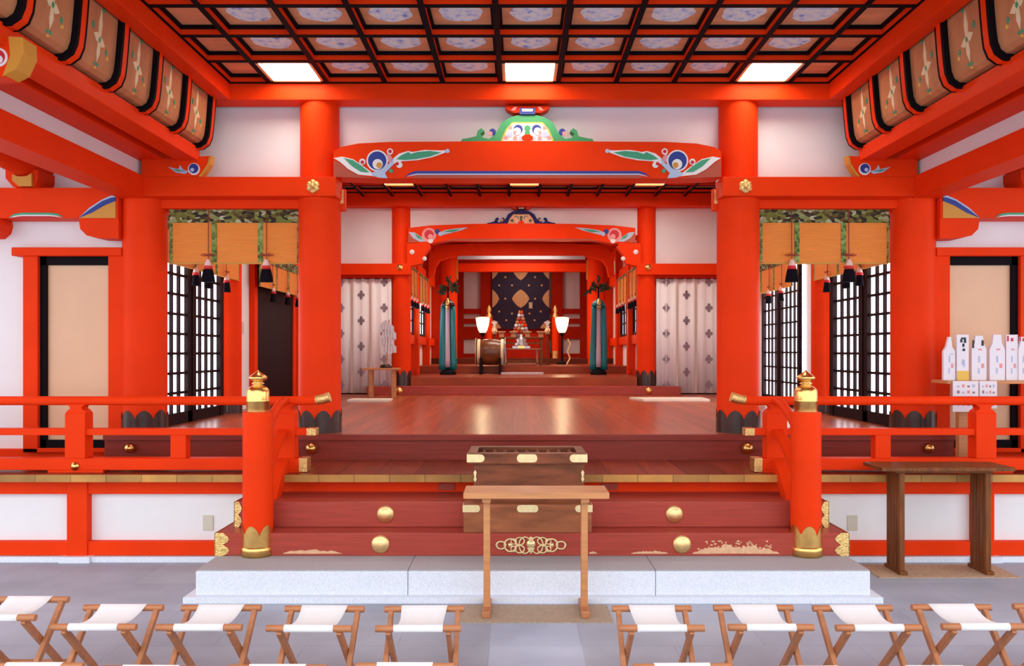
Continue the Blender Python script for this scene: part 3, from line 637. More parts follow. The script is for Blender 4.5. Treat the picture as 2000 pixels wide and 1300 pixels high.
# hall ceiling
xs2 = [-3.675+.525*i for i in range(15)]; ys2 = [8.08+.525*i for i in range(13)]
j2 = 9; LC2 = [(3, 9), (7-0, 9), (11-0, 9)]
xs2 = [-3.9375+.525*i for i in range(16)]; LC2 = [(3, 9), (7, 9), (11, 9), (3, 3), (7, 3), (11, 3)]  # front row of lights is unseen, added to brighten the hall
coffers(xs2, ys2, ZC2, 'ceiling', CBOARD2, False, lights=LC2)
for (i, j), wd in zip(LC2, ('rear row, left', 'rear row, middle', 'rear row, right', 'added front row, left', 'added front row, middle', 'added front row, right')):
    t = thing('ceiling_light', 'warm recessed light in the hall ceiling beyond the great beam, %s' % wd, 'light', ((xs2[i]+xs2[i+1])/2, (ys2[j]+ys2[j+1])/2, ZC2+.02))
    a0, a1, b0, b1 = xs2[i]+.021, xs2[i+1]-.021, ys2[j]+.021, ys2[j+1]-.021
    MB().box(a0, a1, b0, b1, ZC2+.03, ZC2+.05, LAMP2).build('diffuser', t)
    lamp(t, (a0+a1)/2, (b0+b1)/2, ZC2+.025, .48, .48, HALL_W)
struct(MB().box(-4.1, 4.1, 7.6, 14.8, 4.68, 4.75, REDD), 'ceiling', 0)
# row B
struct(MB().box(-3.8, -XB, 14.46, 14.6, ZH, 4.7, WHITE), 'wall_back_left', 0)
struct(MB().box(3.8, XB, 14.46, 14.6, ZH, 4.7, WHITE), 'wall_back_right', 0)
struct(MB().box(-XB, XB, 14.46, 14.6, 3.9, 4.7, WHITE), 'wall_back', 0)
struct(MB().box(-3.8, 3.8, 14.2, 14.5, 4.39, 4.62, RED))
for s in (-1, 1):
    t = thing('tie_beam', 'vermilion tie beam with small gold stud over the %s patterned curtain' % side_word[s], 'beam', (s*3, 14.3, 3.15))
    MB().box(s*(XB-.2), s*3.8, 14.28, 14.47, 3.16, 3.36, RED).build('beam_body', t, .006)
    MB().dome(s*XB, 14.28, 3.29, .06, .04, GOLD).build('gold_stud', t)
    struct(MB().box(s*XB, s*3.8, 14.38, 14.47, 3.10, 3.16, REDD))
    # patterned curtain
    x0, x1 = 2.42, 3.62; n = 48; yy = 14.40
    t = thing('patterned_curtain', 'pale hanging curtain with tan stripes and dark flower crests, %s rear bay of the hall' % side_word[s], 'curtain', (s*3.0, yy, 1.0), 'patterned curtains')
    f = lambda x: yy+.012*sin(x*38)+.006*sin(x*91)
    m = MB(); vs = []
    for i in range(n+1):
        x = x0+(x1-x0)*i/n; vs += [(s*x, f(x), 1.01), (s*x, f(x), 3.11), (s*x, f(x)+.008, 1.01), (s*x, f(x)+.008, 3.11)]
    fs = []
    for i in range(n):
        a = 4*i; b = a+4; fs += [(a, b, b+1, a+1), (a+3, b+3, b+2, a+2), (a, a+2, b+2, b), (a+1, b+1, b+3, a+3)]
    m.add(vs, fs, CLOTH, True); m.add(vs[:4], [(0, 1, 3, 2)], CLOTH); m.add(vs[-4:], [(0, 1, 3, 2)], CLOTH)
    for xc in (2.80, 3.14):
        pts = [x for x in (xc-.022, xc-.011, xc, xc+.011, xc+.022)]
        for a, b in zip(pts, pts[1:]): m.add([(s*a, f(a)-.003, 1.012), (s*b, f(b)-.003, 1.012), (s*b, f(b)-.003, 3.10), (s*a, f(a)-.003, 3.10)], [(0, 1, 2, 3)], CSTR, True)
    cols_ = [(2.97, .0), (2.60, .24), (3.38, .24)] if s > 0 else [(2.97, .0), (2.55, .24), (3.34, .24)]
    for xc, off in cols_:
        for r in range(5):
            zc = 2.92-off*(1 if off else 1)-.46*r+ (0 if off else .02)
            zc = 2.80-.47*r + (.235 if off else 0)
            if zc < 1.1: continue
            for dx, dz, rr in ((0, .05, .03), (0, -.05, .03), (-.038, 0, .03), (.038, 0, .03), (0, 0, .035)):
                pts = [(xc+dx+rr*cos(a*pi/4), zc+dz+rr*1.15*sin(a*pi/4)) for a in range(8)]
                m.add([(s*p, f(p)-.005-.0005*(dx != 0), q) for p, q in pts], [tuple(range(8))], CCRE)
    m.build('cloth', t)
    MB().cyl((s*2.42, yy, 3.10), (s*3.66, yy, 3.10), .012, DARKW, 8).build('curtain_rod', t)
    struct(MB().box(s*2.4, s*3.8, 14.42, 14.46, ZH, 1.02, DARKW))
# steps up to the nave
t = thing('nave_step', 'low dark red step across the back of the hall with gold stud', 'step', (0, 14.3, ZH))
MB().box(-2.80, 2.80, 14.08, 14.365, ZH, 1.143, STEP).build('tread_block', t, .006); MB().box(-2.41, 2.41, 14.365, 14.455, ZH, 1.143, STEP).build('tread_block', t)
MB().dome(XB-.02, 14.08, 1.065, .06, .04, GOLD).build('gold_stud', t); MB().dome(-XB+.02, 14.08, 1.065, .06, .04, GOLD).build('gold_stud', t)
struct(MB().box(-2.07, 2.07, 14.40, 14.7, 1.10, ZN, NAVEW).box(-XB-.05, XB+.05, 14.7, 16.86, 1.10, ZN, NAVEW), 'floor', .004)
struct(MB().box(-XB-.2, XB+.2, 16.85, 20.2, 1.2, ZN2, NAVEW), 'floor', .004)
struct(MB().box(-XB-.2, XB+.2, 20.0, 23.0, 1.3, ZN3, NAVEW), 'floor', .004)

# rainbow beam B
d = 14.30
out = [(797, 445), (840, 440), (920, 437), (1019, 436)]; out = out+mir(out[:-1], 1019)[::-1]
bot = [(1241, 474), (1195, 475), (1160, 468), (1019, 468), (878, 468), (843, 475), (797, 474)]
def rose(mirror):
    f = (lambda p: mir(p, 1019)) if mirror else (lambda p: p)
    m = MB(); L = lambda pts, t_, mt: m.plate(px_pts(f(pts), d), d, t_, mt)
    L([(798, 453), (810, 454), (822, 462), (840, 471), (820, 472), (806, 464)], .008, PLBLUE); L([(810, 456), (820, 461), (826, 468), (816, 465)], .012, PGREEN)
    L([(855, 455), (870, 449), (890, 446), (915, 444), (900, 450), (880, 455), (860, 460)], .008, PLBLUE); L([(865, 453), (878, 449), (900, 447), (885, 453)], .012, PGREEN)
    C = lambda px, py, r, t_, mt: m.lathe(X(2038-px if mirror else px, d), 0, [(r*d/F, d), (r*d/F, d-t_), (.0005, d-t_-.0005)], mt, 20, False, 'y', Z(py, d))
    C(838, 459, 14, .010, PPINK); C(838, 458, 9, .014, PCRIM); C(841, 462, 5, .018, PPINK); C(854, 452, 5, .012, PBLUE); C(860, 457, 4, .013, PLBLUE); C(841, 470, 5, .012, PWHITE)
    return m
ln = MB().plate(px_pts([(872, 470), (885, 466), (1153, 466), (1166, 470)], d), d, .006, PBROWN)
cut = [(797.5, 458), (806, 462), (820, 472), (797.5, 473.5)]
rainbow('rainbow_beam', 'curved vermilion beam with red roses at the back of the hall', d, 14.55, out+bot, [cut, mir(cut, 1019)], [rose(False), rose(True)], ln)
frog(14.36, 1018, 437, .52, NAVYP, 'dark blue carved frog-leg strut at the back of the hall', cols=False, dep=.15)
for s in (-1, 1):
    t = thing('stepped_bracket', 'stepped red bracket with white swirl beneath the rose beam, %s side' % side_word[s], 'bracket', (s*1.95, 14.35, 3.2))
    MB().prism([(s*2.12, 3.73), (s*1.72, 3.73), (s*1.70, 3.66), (s*1.80, 3.52), (s*1.86, 3.36), (s*2.12, 3.30)], 14.30, 14.5, RED).build('arm', t, .005)
    MB().dome(s*2.03, 14.30, 3.57, .045, .02, PWHITE).build('white_swirl', t); MB().dome(s*1.80, 14.30, 3.45, .04, .02, PWHITE).build('white_swirl', t)
# hall side of nave : walls, windows, blinds
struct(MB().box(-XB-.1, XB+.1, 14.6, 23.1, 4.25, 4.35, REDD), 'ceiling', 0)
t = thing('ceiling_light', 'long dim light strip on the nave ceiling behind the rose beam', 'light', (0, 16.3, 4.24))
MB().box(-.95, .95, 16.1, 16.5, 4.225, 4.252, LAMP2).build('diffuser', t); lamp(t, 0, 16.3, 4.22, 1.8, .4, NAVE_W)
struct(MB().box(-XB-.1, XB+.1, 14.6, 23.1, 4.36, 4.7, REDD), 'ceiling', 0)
for s in (-1, 1):
    struct(MB().box(s*(XB+.06), s*(XB+.2), 14.6, 23.0, ZN-.2, 4.3, WHITE), 'wall_nave_%s' % side_word[s], 0)
    struct(MB().box(s*(XB-.05), s*(XB+.08), 14.6, 20, 3.40, 3.62, RED)); struct(MB().box(s*(XB-.03), s*(XB+.08), 14.6, 20, 4.05, 4.25, RED))
    struct(MB().box(s*(XB-.03), s*(XB+.08), 14.6, 20, 1.92, 2.10, RED)); struct(MB().box(s*(XB-.03), s*(XB+.08), 14.6, 20, ZN, 1.40, REDD))
    for yp in (16.35, 18.3):
        struct(MB().box(s*(XB-.09), s*(XB+.08), yp-.12, yp+.12, ZN, 4.1, RED))
    for a, b in ((14.8, 16.2), (16.5, 18.15)):
        lattice_window('window_%d' % wn, s, XB-.0, a, b, 2.10, 3.40, 4, 5, 1, PANE2 if s > 0 else PANEM, .05, .03, .06); wn += 1

t = thing('ceiling_light', 'added fill light on the nave ceiling before the altar opening, behind the arched beam', 'light', (0, 19.2, 4.24))
MB().box(-.6, .6, 19.0, 19.4, 4.225, 4.252, LAMP2).build('diffuser', t); lamp(t, 0, 19.2, 4.22, 1.2, .4, NAVE_W*.5)  # unseen lamp added to brighten the pillars by the altar opening
t = thing('ceiling_light', 'added fill light high inside the altar recess', 'light', (0, 21.3, 4.24))
MB().box(-.5, .5, 21.2, 21.5, 4.225, 4.252, LAMP2).build('diffuser', t); lamp(t, 0, 21.35, 4.22, 1.0, .3, 9)  # another unseen lamp, added to brighten the altar recess
# arch beam in the middle of the nave
d = 18.0; c0 = 1018
half = [(0, 474), (100, 475), (150, 480), (172, 488), (180, 500), (182, 540), (172, 540), (168, 520), (160, 508), (140, 501), (125, 500), (0, 500)]
pts = [(c0+a, b) for a, b in half[:-1]]+[(c0-a, b) for a, b in half[1:-1]][::-1]
t = thing('arch_beam', 'arched vermilion beam with grey underside line in front of the altar', 'beam', (0, d, 3.4))
pts = [(c0+a, b) for a, b in half]+[(c0-a, b) for a, b in half[::-1]]
MB().prism(px_pts(pts[1:-1], d), d, d+.25, RED).build('beam_body', t, .005)
MB().plate(px_pts([(c0-125, 502), (c0-122, 499.5), (c0+122, 499.5), (c0+125, 502), (c0+125, 506), (c0-125, 506)], d), d+.1, .11, MIRR).build('painted_line', t)
# row C: wing walls, pillars, beam
for s in (-1, 1):
    struct(MB().box(s*1.66, s*(XB+.1), 20.1, 20.25, ZN2, 4.3, RED), 'wall_wing_%s' % side_word[s])
    pillar(s*1.86, 20.0, .2, ZN2, 4.25, 'vermilion pillar of the altar opening behind the %s teal streamer stand' % side_word[s], False)
    struct(MB().box(s*1.63, s*1.67, 19.95, 20.1, 3.6, 4.1, OCHRE))
struct(MB().box(-1.7, 1.7, 20.0, 20.2, Z(530, 20), Z(514, 20), RED)); struct(MB().box(-1.7, 1.7, 20.15, 20.3, 3.9, 4.3, REDD))
m = MB()
# altar back wall
yb = 22.6
struct(MB().box(-2.3, 2.3, yb, yb+.15, ZN3-.3, 4.3, WHITE), 'wall_altar', 0)
zz = lambda p: Z(p, yb)
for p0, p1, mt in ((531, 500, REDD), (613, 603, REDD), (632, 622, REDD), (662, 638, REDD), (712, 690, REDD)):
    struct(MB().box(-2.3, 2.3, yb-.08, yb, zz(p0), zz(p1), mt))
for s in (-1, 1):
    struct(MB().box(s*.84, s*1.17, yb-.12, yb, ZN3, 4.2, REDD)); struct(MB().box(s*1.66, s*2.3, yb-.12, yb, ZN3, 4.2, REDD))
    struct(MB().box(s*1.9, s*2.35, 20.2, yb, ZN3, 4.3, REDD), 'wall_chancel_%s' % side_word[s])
# brocade hanging
t = thing('brocade_hanging', 'dark navy brocade hanging with gold diamond crests behind the altar', 'hanging', (0, yb-.2, 2.4))
xl, xr, zt, zb = X(961, 22.4), X(1073, 22.4), Z(529, 22.4), Z(642, 22.4); y = 22.4
MB().box(xl, xr, y, y+.02, zb, zt, NAVY).build('cloth', t)
m = MB()
def crest(px, py, rx, ry, clip=None):
    c_ = []
    for k in range(16):
        a = k*pi/8; e = (abs(cos(a))**1.3+abs(sin(a))**1.3)**(-1/1.3)
        qx = px+rx*e*cos(a); qy = py+ry*e*sin(a); qx = max(961.5, min(1072.5, qx)); qy = max(529.5, min(641, qy)); c_.append((qx, qy))
    m.plate(px_pts(c_, y), y, .004, TAN)
crest(1017, 583, 17, 18); crest(961, 583, 14, 18); crest(1073, 583, 14, 18); crest(1017, 529, 15, 18); crest(961, 529, 13, 16); crest(1073, 529, 13, 16); crest(961, 640, 18, 16); crest(1073, 640, 18, 16)
for (px, py) in ((987, 541), (1045, 541), (975, 557), (1000, 557), (1033, 557), (1058, 557), (987, 583), (1045, 583), (975, 608), (1056, 608), (1000, 612), (1034, 612), (989, 625), (1044, 625)):
    crest(px, py, 2.2, 2.2)
m.build('gold_crests', t)
MB().box(xl, xr, y, yb-.08, zt-.02, zt+.01, DARKW).build('hanging_rod', t)
t = thing('paper_talisman', 'small pale talisman hanging on the navy brocade right of its centre', 'talisman', (X(1036, 22.35), 22.35, Z(602, 22.35)))
MB().box(X(1033, 22.35), X(1040, 22.35), 22.38, 22.40, Z(602, 22.35), Z(590, 22.35), PCREAM).build('paper', t, .004)
# sanctuary steps behind the altar table
for k in range(4):
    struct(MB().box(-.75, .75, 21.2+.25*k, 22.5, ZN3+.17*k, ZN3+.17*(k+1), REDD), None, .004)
for s in (-1, 1):
    t = thing('altar_newel', 'bright vermilion post with gilt cap and base, %s of the altar table' % side_word[s], 'post', (s*.86, 20.4, ZN3))
    MB().cyl((s*.86, 20.4, ZN3), (s*.86, 20.4, 2.66), .09, RED, 24).build('shaft', t)
    MB().cyl((s*.86, 20.4, ZN3), (s*.86, 20.4, ZN3+.19), .096, GOLDE, 24).build('gilt_base', t)
    MB().lathe(s*.86, 20.4, [(.085, 2.66), (.09, 2.70), (.05, 2.76), (.045, 2.78), (.075, 2.84), (.055, 2.90), (.01, 2.97), (.001, 2.98)], GOLDE, 18).build('gilt_finial', t)

# ---------------------------------------------------------------- blinds with tassels
def blind(name, label, wid, zt, h, broc, tass, strips, loc, rot, group):
    t = thing(name, label, 'blind', (0, 0, 0), group)
    MB().box(-wid/2+.02, wid/2, -.012, .0, -h, -broc+.005, BAMB).build('bamboo_slats', t)
    m = MB()
    MB().box(-wid/2, wid/2, -.022, .004, -broc, 0, BROC).build('brocade_valance', t)
    for u in strips: m.box(u-.024, u+.024, -.018, -.010, -h+.005, -broc, GRB)
    m.box(-wid/2, -wid/2+.03, -.016, .002, -h, -broc, GRB); m.box(wid/2-.015, wid/2+.002, -.016, .002, -h, -broc, GRB)
    m.box(-wid/2, wid/2, -.016, .004, -h-.012, -h+.004, OCHRE)
    m.build('green_binding', t)
    for u, zt_, k in tass:
        q = thing('tassel', None, None, (0, 0, 0)); q.parent = t
        MB().cyl((u, -.03, -.01), (u, -.035, zt_), .0045, CORD, 8).build('cord', q)
        b = MB()
        for e in (-1, 1): b.tube([(u, -.04, zt_+.05), (u+e*.03*k, -.045, zt_+.062), (u+e*.065*k, -.045, zt_+.05), (u+e*.03*k, -.045, zt_+.043), (u, -.04, zt_+.05)], .005, CORD, 6)
        b.build('cord_bow', q)
        MB().lathe(u, -.04, [(.012*k, zt_+.01), (.022*k, zt_-.01), (.034*k, zt_-.05*k), (.0001, zt_-.05*k)], SILKP, 16).lathe(u, -.04, [(.034*k, zt_-.048*k), (.040*k, zt_-.078*k), (.0001, zt_-.078*k)], SILKR, 16).build('tassel_head', q)
        sk = MB(); n = 24; vs = []
        for (r_, z_) in ((.038*k, zt_-.076*k), (.050*k, zt_-.13*k), (.058*k, zt_-.19*k)):
            for i in range(n): a = 2*pi*i/n; rr = r_*(1+.06*(i % 2)); vs.append((u+rr*cos(a), -.04+rr*.7*sin(a), z_))
        sk.add(vs, [(j*n+i, j*n+(i+1) % n, (j+1)*n+(i+1) % n, (j+1)*n+i) for j in range(2) for i in range(n)], SILKB, True); sk.add(vs[-n:], [tuple(range(n))], SILKB)
        sk.build('tassel_skirt', q)
    t.location = (loc[0], loc[1], zt); t.rotation_euler = (0, 0, rot)
    return t
for s in (-1, 1):
    cxx = s*2.845
    if s < 0: st = (X(418, 7.6)-cxx, X(508, 7.6)-cxx); ta = (X(404, 7.55)-cxx, X(518, 7.55)-cxx)
    else: st = (X(1557, 7.6)-cxx, X(1648, 7.6)-cxx); ta = (X(1549, 7.55)-cxx, X(1661, 7.55)-cxx)
    blind('bamboo_blind', 'orange bamboo blind with green brocade top filling the front bay on the %s' % side_word[s], 1.245, 3.135, .52, .135, [(u, -.50, 1.1) for u in ta], st, (cxx, 7.62), 0, None)
    r = -s*pi/2
    blind('bamboo_blind', 'bamboo blind over the first lattice window on the %s hall wall, seen edge on' % side_word[s], 2.1, 3.12, .46, .13, [(-.55 if s > 0 else .55, -.46, 1), (.35 if s > 0 else -.35, -.46, 1), (0, -.46, 1.0)], (-.3, .3), (s*3.62, 8.86), r, None)
    blind('bamboo_blind', 'bamboo blind over the rear opening of the %s hall wall' % side_word[s], 2.1, 3.12, .46, .13, [(-.55, -.46, 1), (.15, -.46, 1), (.7, -.46, 1)], (-.3, .3), (s*3.62, 11.75), r, None)
    blind('bamboo_blind', 'small bamboo blind in the near bay of the nave wall on the %s' % side_word[s], 1.3, 3.42, .62, .05, [(-.4, -.60, 1), (0, -.60, 1), (.4, -.60, 1)], (-.3, .3), (s*(XB-.07), 15.5), r, None)
    blind('bamboo_blind', 'small bamboo blind in the far bay of the nave wall on the %s' % side_word[s], 1.5, 3.42, .62, .05, [(-.5, -.60, 1), (0, -.60, 1), (.5, -.60, 1)], (-.3, .3), (s*(XB-.07), 17.33), r, None)

# ---------------------------------------------------------------- veranda railing and stair rails
for s in (-1, 1):
    yr = 6.62
    t = thing('veranda_railing', 'vermilion veranda railing with round top rail, %s of the steps' % side_word[s], 'railing', (s*3.9, yr, ZV))
    xe, xo = 2.05, 6.1
    MB().tube([(s*xo, yr, 1.345), (s*1.9, yr, 1.345), (s*1.80, yr, 1.350), (s*1.72, yr, 1.362)], .038, RED, 18).build('top_rail', t)
    MB().tube([(s*1.80, yr, 1.350), (s*1.74, yr, 1.36), (s*1.685, yr, 1.378)], [.0405, .0415, .043], GOLDE, 18).build('gilt_tip', t)
    MB().box(s*xo, s*1.87, yr-.045, yr+.045, 1.06, 1.115, RED).build('middle_rail', t, .004)
    MB().box(s*1.87, s*1.79, yr-.048, yr+.048, 1.057, 1.118, GOLDE).build('gilt_tip', t, .003)
    MB().box(s*xo, s*1.93, yr-.06, yr+.06, .772, .868, RED).build('bottom_rail', t, .005)
    MB().box(s*1.93, s*1.86, yr-.063, yr+.063, .755, .871, GOLDE).build('gilt_tip', t, .003)
    for xp, nm in ((3.79, 'post'), (5.55, 'post'), (xe, 'post')):
        w_ = .085 if nm == 'post' else .06
        m = MB().box(s*(xp-w_), s*(xp+w_), yr-.065, yr+.065, .868, 1.245, RED)
        m.prism([(s*(xp-w_), 1.245), (s*(xp+w_), 1.245), (s*(xp+w_*.85), 1.265), (s*(xp+w_*.55), 1.28), (s*(xp+w_*.6), 1.30), (s*(xp+w_*1.0), 1.318), (s*(xp-w_*1.0), 1.318), (s*(xp-w_*.6), 1.30), (s*(xp-w_*.55), 1.28), (s*(xp-w_*.85), 1.265)], yr-.05, yr+.05, RED)
        m.build('post', t, .006)
        MB().dome(s*xp*1.0 - (.03 if s < 0 else .0)*0, yr-.06, .805, .036, .03, GOLD).build('nail_cover', t) if xp > 3 else None
    for xp in (2.94, 4.65): MB().box(s*(xp-.065), s*(xp+.065), yr-.045, yr+.045, .868, 1.06, RED).build('strut', t, .005)
    for xp in (2.12, 3.79, 5.55): MB().box(s*(xp-.23), s*(xp+.23), yr-.055, yr+.055, .749, .773, RED).build('foot_block', t)
    MB().lathe(s*3.70, 0, [(.045, 7.30), (.045, 7.29), (.03, 7.265), (.001, 7.255)], GOLD, 18, True, 'y', .865).build('x', None)
    o = bpy.data.objects['x']; o.name = 'gilt_stud'; tag(o, 'gilt stud on the dark floor beam below the outer pillar, behind the %s railing' % side_word[s], 'stud')
    MB().lathe(s*2.02, 0, [(.056, 7.30), (.056, 7.29), (.04, 7.255), (.001, 7.235)], GOLD, 18, True, 'y', .865).build('x', None)
    o = bpy.data.objects['x']; o.name = 'gilt_stud'; tag(o, 'gilt stud on the dark floor beam beside the %s end of the railing' % side_word[s], 'stud')
    # newel
    nx, ny = s*2.075, 5.975
    t = thing('newel_post', 'round vermilion newel post with gold onion finial at the %s of the steps' % side_word[s], 'post', (nx, ny, .221))
    MB().cyl((nx, ny, .221), (nx, ny, 1.30), .112, RED, 40).build('shaft', t)
    n = 64; vs = []; rr = .117
    for k in range(n):
        a = 2*pi*k/n; h = .15+.085*abs(sin(a*3+.35))**.6
        vs += [(nx+rr*cos(a), ny+rr*sin(a), .226), (nx+rr*cos(a), ny+rr*sin(a), .221+h)]
    MB().add(vs, [(2*k, 2*((k+1) % n), 2*((k+1) % n)+1, 2*k+1) for k in range(n)], GOLD, True).lathe(nx, ny, [(.112, .221), (.125, .222), (.125, .285), (.118, .295), (.112, .295)], GOLD, 40).build('brass_base', t)
    z0 = 1.30
    prof = [(.084, 0), (.086, .006), (.082, .03), (.086, .035), (.084, .085), (.088, .09), (.083, .10), (.084, .16), (.080, .185), (.062, .205), (.040, .215), (.034, .222), (.045, .228), (.046, .236), (.034, .243), (.036, .252), (.058, .262), (.068, .276), (.066, .290), (.048, .306), (.030, .318), (.016, .330), (.004, .342), (.0005, .344)]
    MB().lathe(nx, ny, [(a, z0+b*.92) for a, b in prof], GOLD, 36).build('onion_finial', t)
    # stair rail, curving up to the veranda post
    t = thing('stair_rail', 'curved vermilion stair rail between the %s newel and the veranda railing' % side_word[s], 'railing', (s*2.06, 6.3, .5))
    def curve(ks):
        pts = []
        for i in range(len(ks)-1):
            for k in range(4):
                p = [ks[max(i-1, 0)], ks[i], ks[i+1], ks[min(i+2, len(ks)-1)]]; u = k/4
                q = [.5*((2*p[1][c])+(-p[0][c]+p[2][c])*u+(2*p[0][c]-5*p[1][c]+4*p[2][c]-p[3][c])*u*u+(-p[0][c]+3*p[1][c]-3*p[2][c]+p[3][c])*u**3) for c in (0, 1)]
                pts.append((s*(2.075-.04*(q[0]-6.06)), q[0], q[1]))
        pts.append((s*2.055, ks[-1][0], ks[-1][1])); return pts
    MB().tube(curve([(6.07, 1.10), (6.26, 1.225), (6.4, 1.30), (6.5, 1.333), (6.6, 1.345)]), .036, RED, 16).build('top_rail', t)
    MB().bar(curve([(6.07, .72), (6.26, .90), (6.4, 1.015), (6.5, 1.07), (6.56, 1.087)]), .075, .055, RED).build('middle_rail', t, .004)
    MB().bar(curve([(6.07, .32), (6.22, .47), (6.36, .65), (6.47, .77), (6.56, .81)]), .09, .115, RED).build('bottom_rail', t, .004)

# ---------------------------------------------------------------- offertory box
t = thing('offertory_box', 'dark wooden offertory box with gilt corner plates on the steps', 'box', (0, 6.2, .391))
cx = .0
bx0, bx1 = X(925, 6.02), X(1141, 6.02)
MB().box(X(905, 5.94), X(1156, 5.94), 5.94, 6.13, .391, .605, BOXW2).build('base', t, .006)
MB().prism([(bx0, .586), (bx1, .586), (bx1, .905), (bx0, .905)], 6.02, 6.42, BOXW).build('body', t, .004)
rx0, rx1 = X(913, 5.98), X(1146, 5.98)
m = MB().box(rx0, rx1, 5.98, 6.05, .905, .985, BOXW).box(rx0, rx1, 6.39, 6.46, .905, .985, BOXW).box(rx0, rx0+.07, 6.05, 6.39, .905, .985, BOXW).box(rx1-.07, rx1, 6.05, 6.39, .905, .985, BOXW)
m.build('rim', t, .004)
m = MB()
for k in range(9):
    x = rx0+.11+(rx1-rx0-.22)*k/8; m.prism([(x-.018, .955), (x, .975), (x+.018, .955), (x, .940)], 6.05, 6.39, BOXW)
m.build('coin_grate', t)
def capsule(cx_, cz_, w_, h_, y):
    m = MB(); r = h_/2
    pts = arc(cx_+w_/2-r*.8, cz_, r*.8, -90, 90, 8, r)+arc(cx_-w_/2+r*.8, cz_, r*.8, 90, 270, 8, r)
    m.plate(pts, y, .006, GOLDP); return m
capsule((rx0+rx1)/2, .948, .155, .062, 5.98).build('gilt_plate', t)
for q, xx in ((1, rx0), (-1, rx1)):
    m = MB(); pts = [(xx, .918), (xx, .978)]+[(a, b) for a, b in (arc(xx+q*.10, .948, .03, 90, -90, 8) if q > 0 else [(2*(xx)-a, b) for a, b in arc(xx+.10, .948, .03, 90, -90, 8)])]
    m.plate(pts, 5.98, .006, GOLDP); m.box(xx, xx-q*.005, 5.975, 6.08, .918, .978, GOLDP); m.build('gilt_corner', t)
b0, b1 = X(905, 5.94), X(1156, 5.94)
capsule((b0+b1)/2, .575, .16, .055, 5.94).build('gilt_plate', t)
for q, xx in ((1, b0), (-1, b1)):
    m = MB(); pts = [(xx, .548), (xx, .602)]+(arc(xx+.10, .575, .027, 90, -90, 8) if q > 0 else [(2*xx-a, b) for a, b in arc(xx+.10, .575, .027, 90, -90, 8)])
    m.plate(pts, 5.94, .006, GOLDP); m.box(xx, xx-q*.005, 5.935, 6.05, .548, .602, GOLDP); m.build('gilt_corner', t)
for q in (bx0+.012, bx1-.012):
    MB().prism([(q-.012, .835), (q, .855), (q+.012, .835), (q+.006, .80), (q+.012, .785), (q, .76), (q-.012, .785), (q-.006, .80)], 6.012, 6.02, GOLDP).build('gilt_drop', t)

# ---------------------------------------------------------------- prayer table and mat in front
x0, x1 = X(905, 5.2), X(1190, 5.2)
t = thing('wooden_table', 'narrow light wooden table standing before the offertory box', 'table', ((x0+x1)/2, 5.3, 0))
MB().box(x0, x1, 5.19, 5.47, .785, .828, TW).build('tabletop', t, .005)
for px in (950.5, 1142):
    xx = X(px, 5.26)
    m = MB().box(xx-.022, xx+.022, 5.27, 5.34, .045, .785, TW); m.build('leg', t, .004)
    MB().box(xx-.028, xx+.028, 5.17, 5.47, .006, .05, LW).build('foot', t, .006)
    MB().box(xx-.028, xx+.028, 5.22, 5.44, .755, .786, TW).build('cross_rail', t, .003)
tag(MB().box(X(893, 5.15), X(1196, 5.15), 5.10, 5.46, .0, .006, MATW).build('floor_mat'), 'woven brown mat lying beneath the narrow light wooden table', 'mat')

# dark table on the right
t = thing('wooden_table', 'dark brown plank-legged table standing by the right railing', 'table', (3.25, 6.3, 0))
MB().box(2.72, 3.76, 6.12, 6.46, .826, .856, BW).build('tabletop', t, .005)
MB().box(2.86, 3.64, 6.20, 6.38, .80, .826, BW).build('batten', t, .004)
for xx in (2.915, 3.595):
    m = MB().box(xx-.02, xx+.02, 6.20, 6.42, .03, .80, BW)
    for k in range(5): m.box(xx-.024, xx+.024, 6.205+.044*k, 6.23+.044*k, .03, .80, BW)
    m.build('leg', t, .002)
    MB().box(xx-.03, xx+.03, 6.17, 6.44, .006, .035, BW).build('foot', t, .004)
tag(MB().box(2.70, 3.80, 6.12, 6.50, 0, .006, MATP if False else mat('tan_mat', (.50, .33, .20), .9, noise=.2, nscale=40)).build('floor_mat'), 'tan mat lying beneath the dark brown table on the right', 'mat')

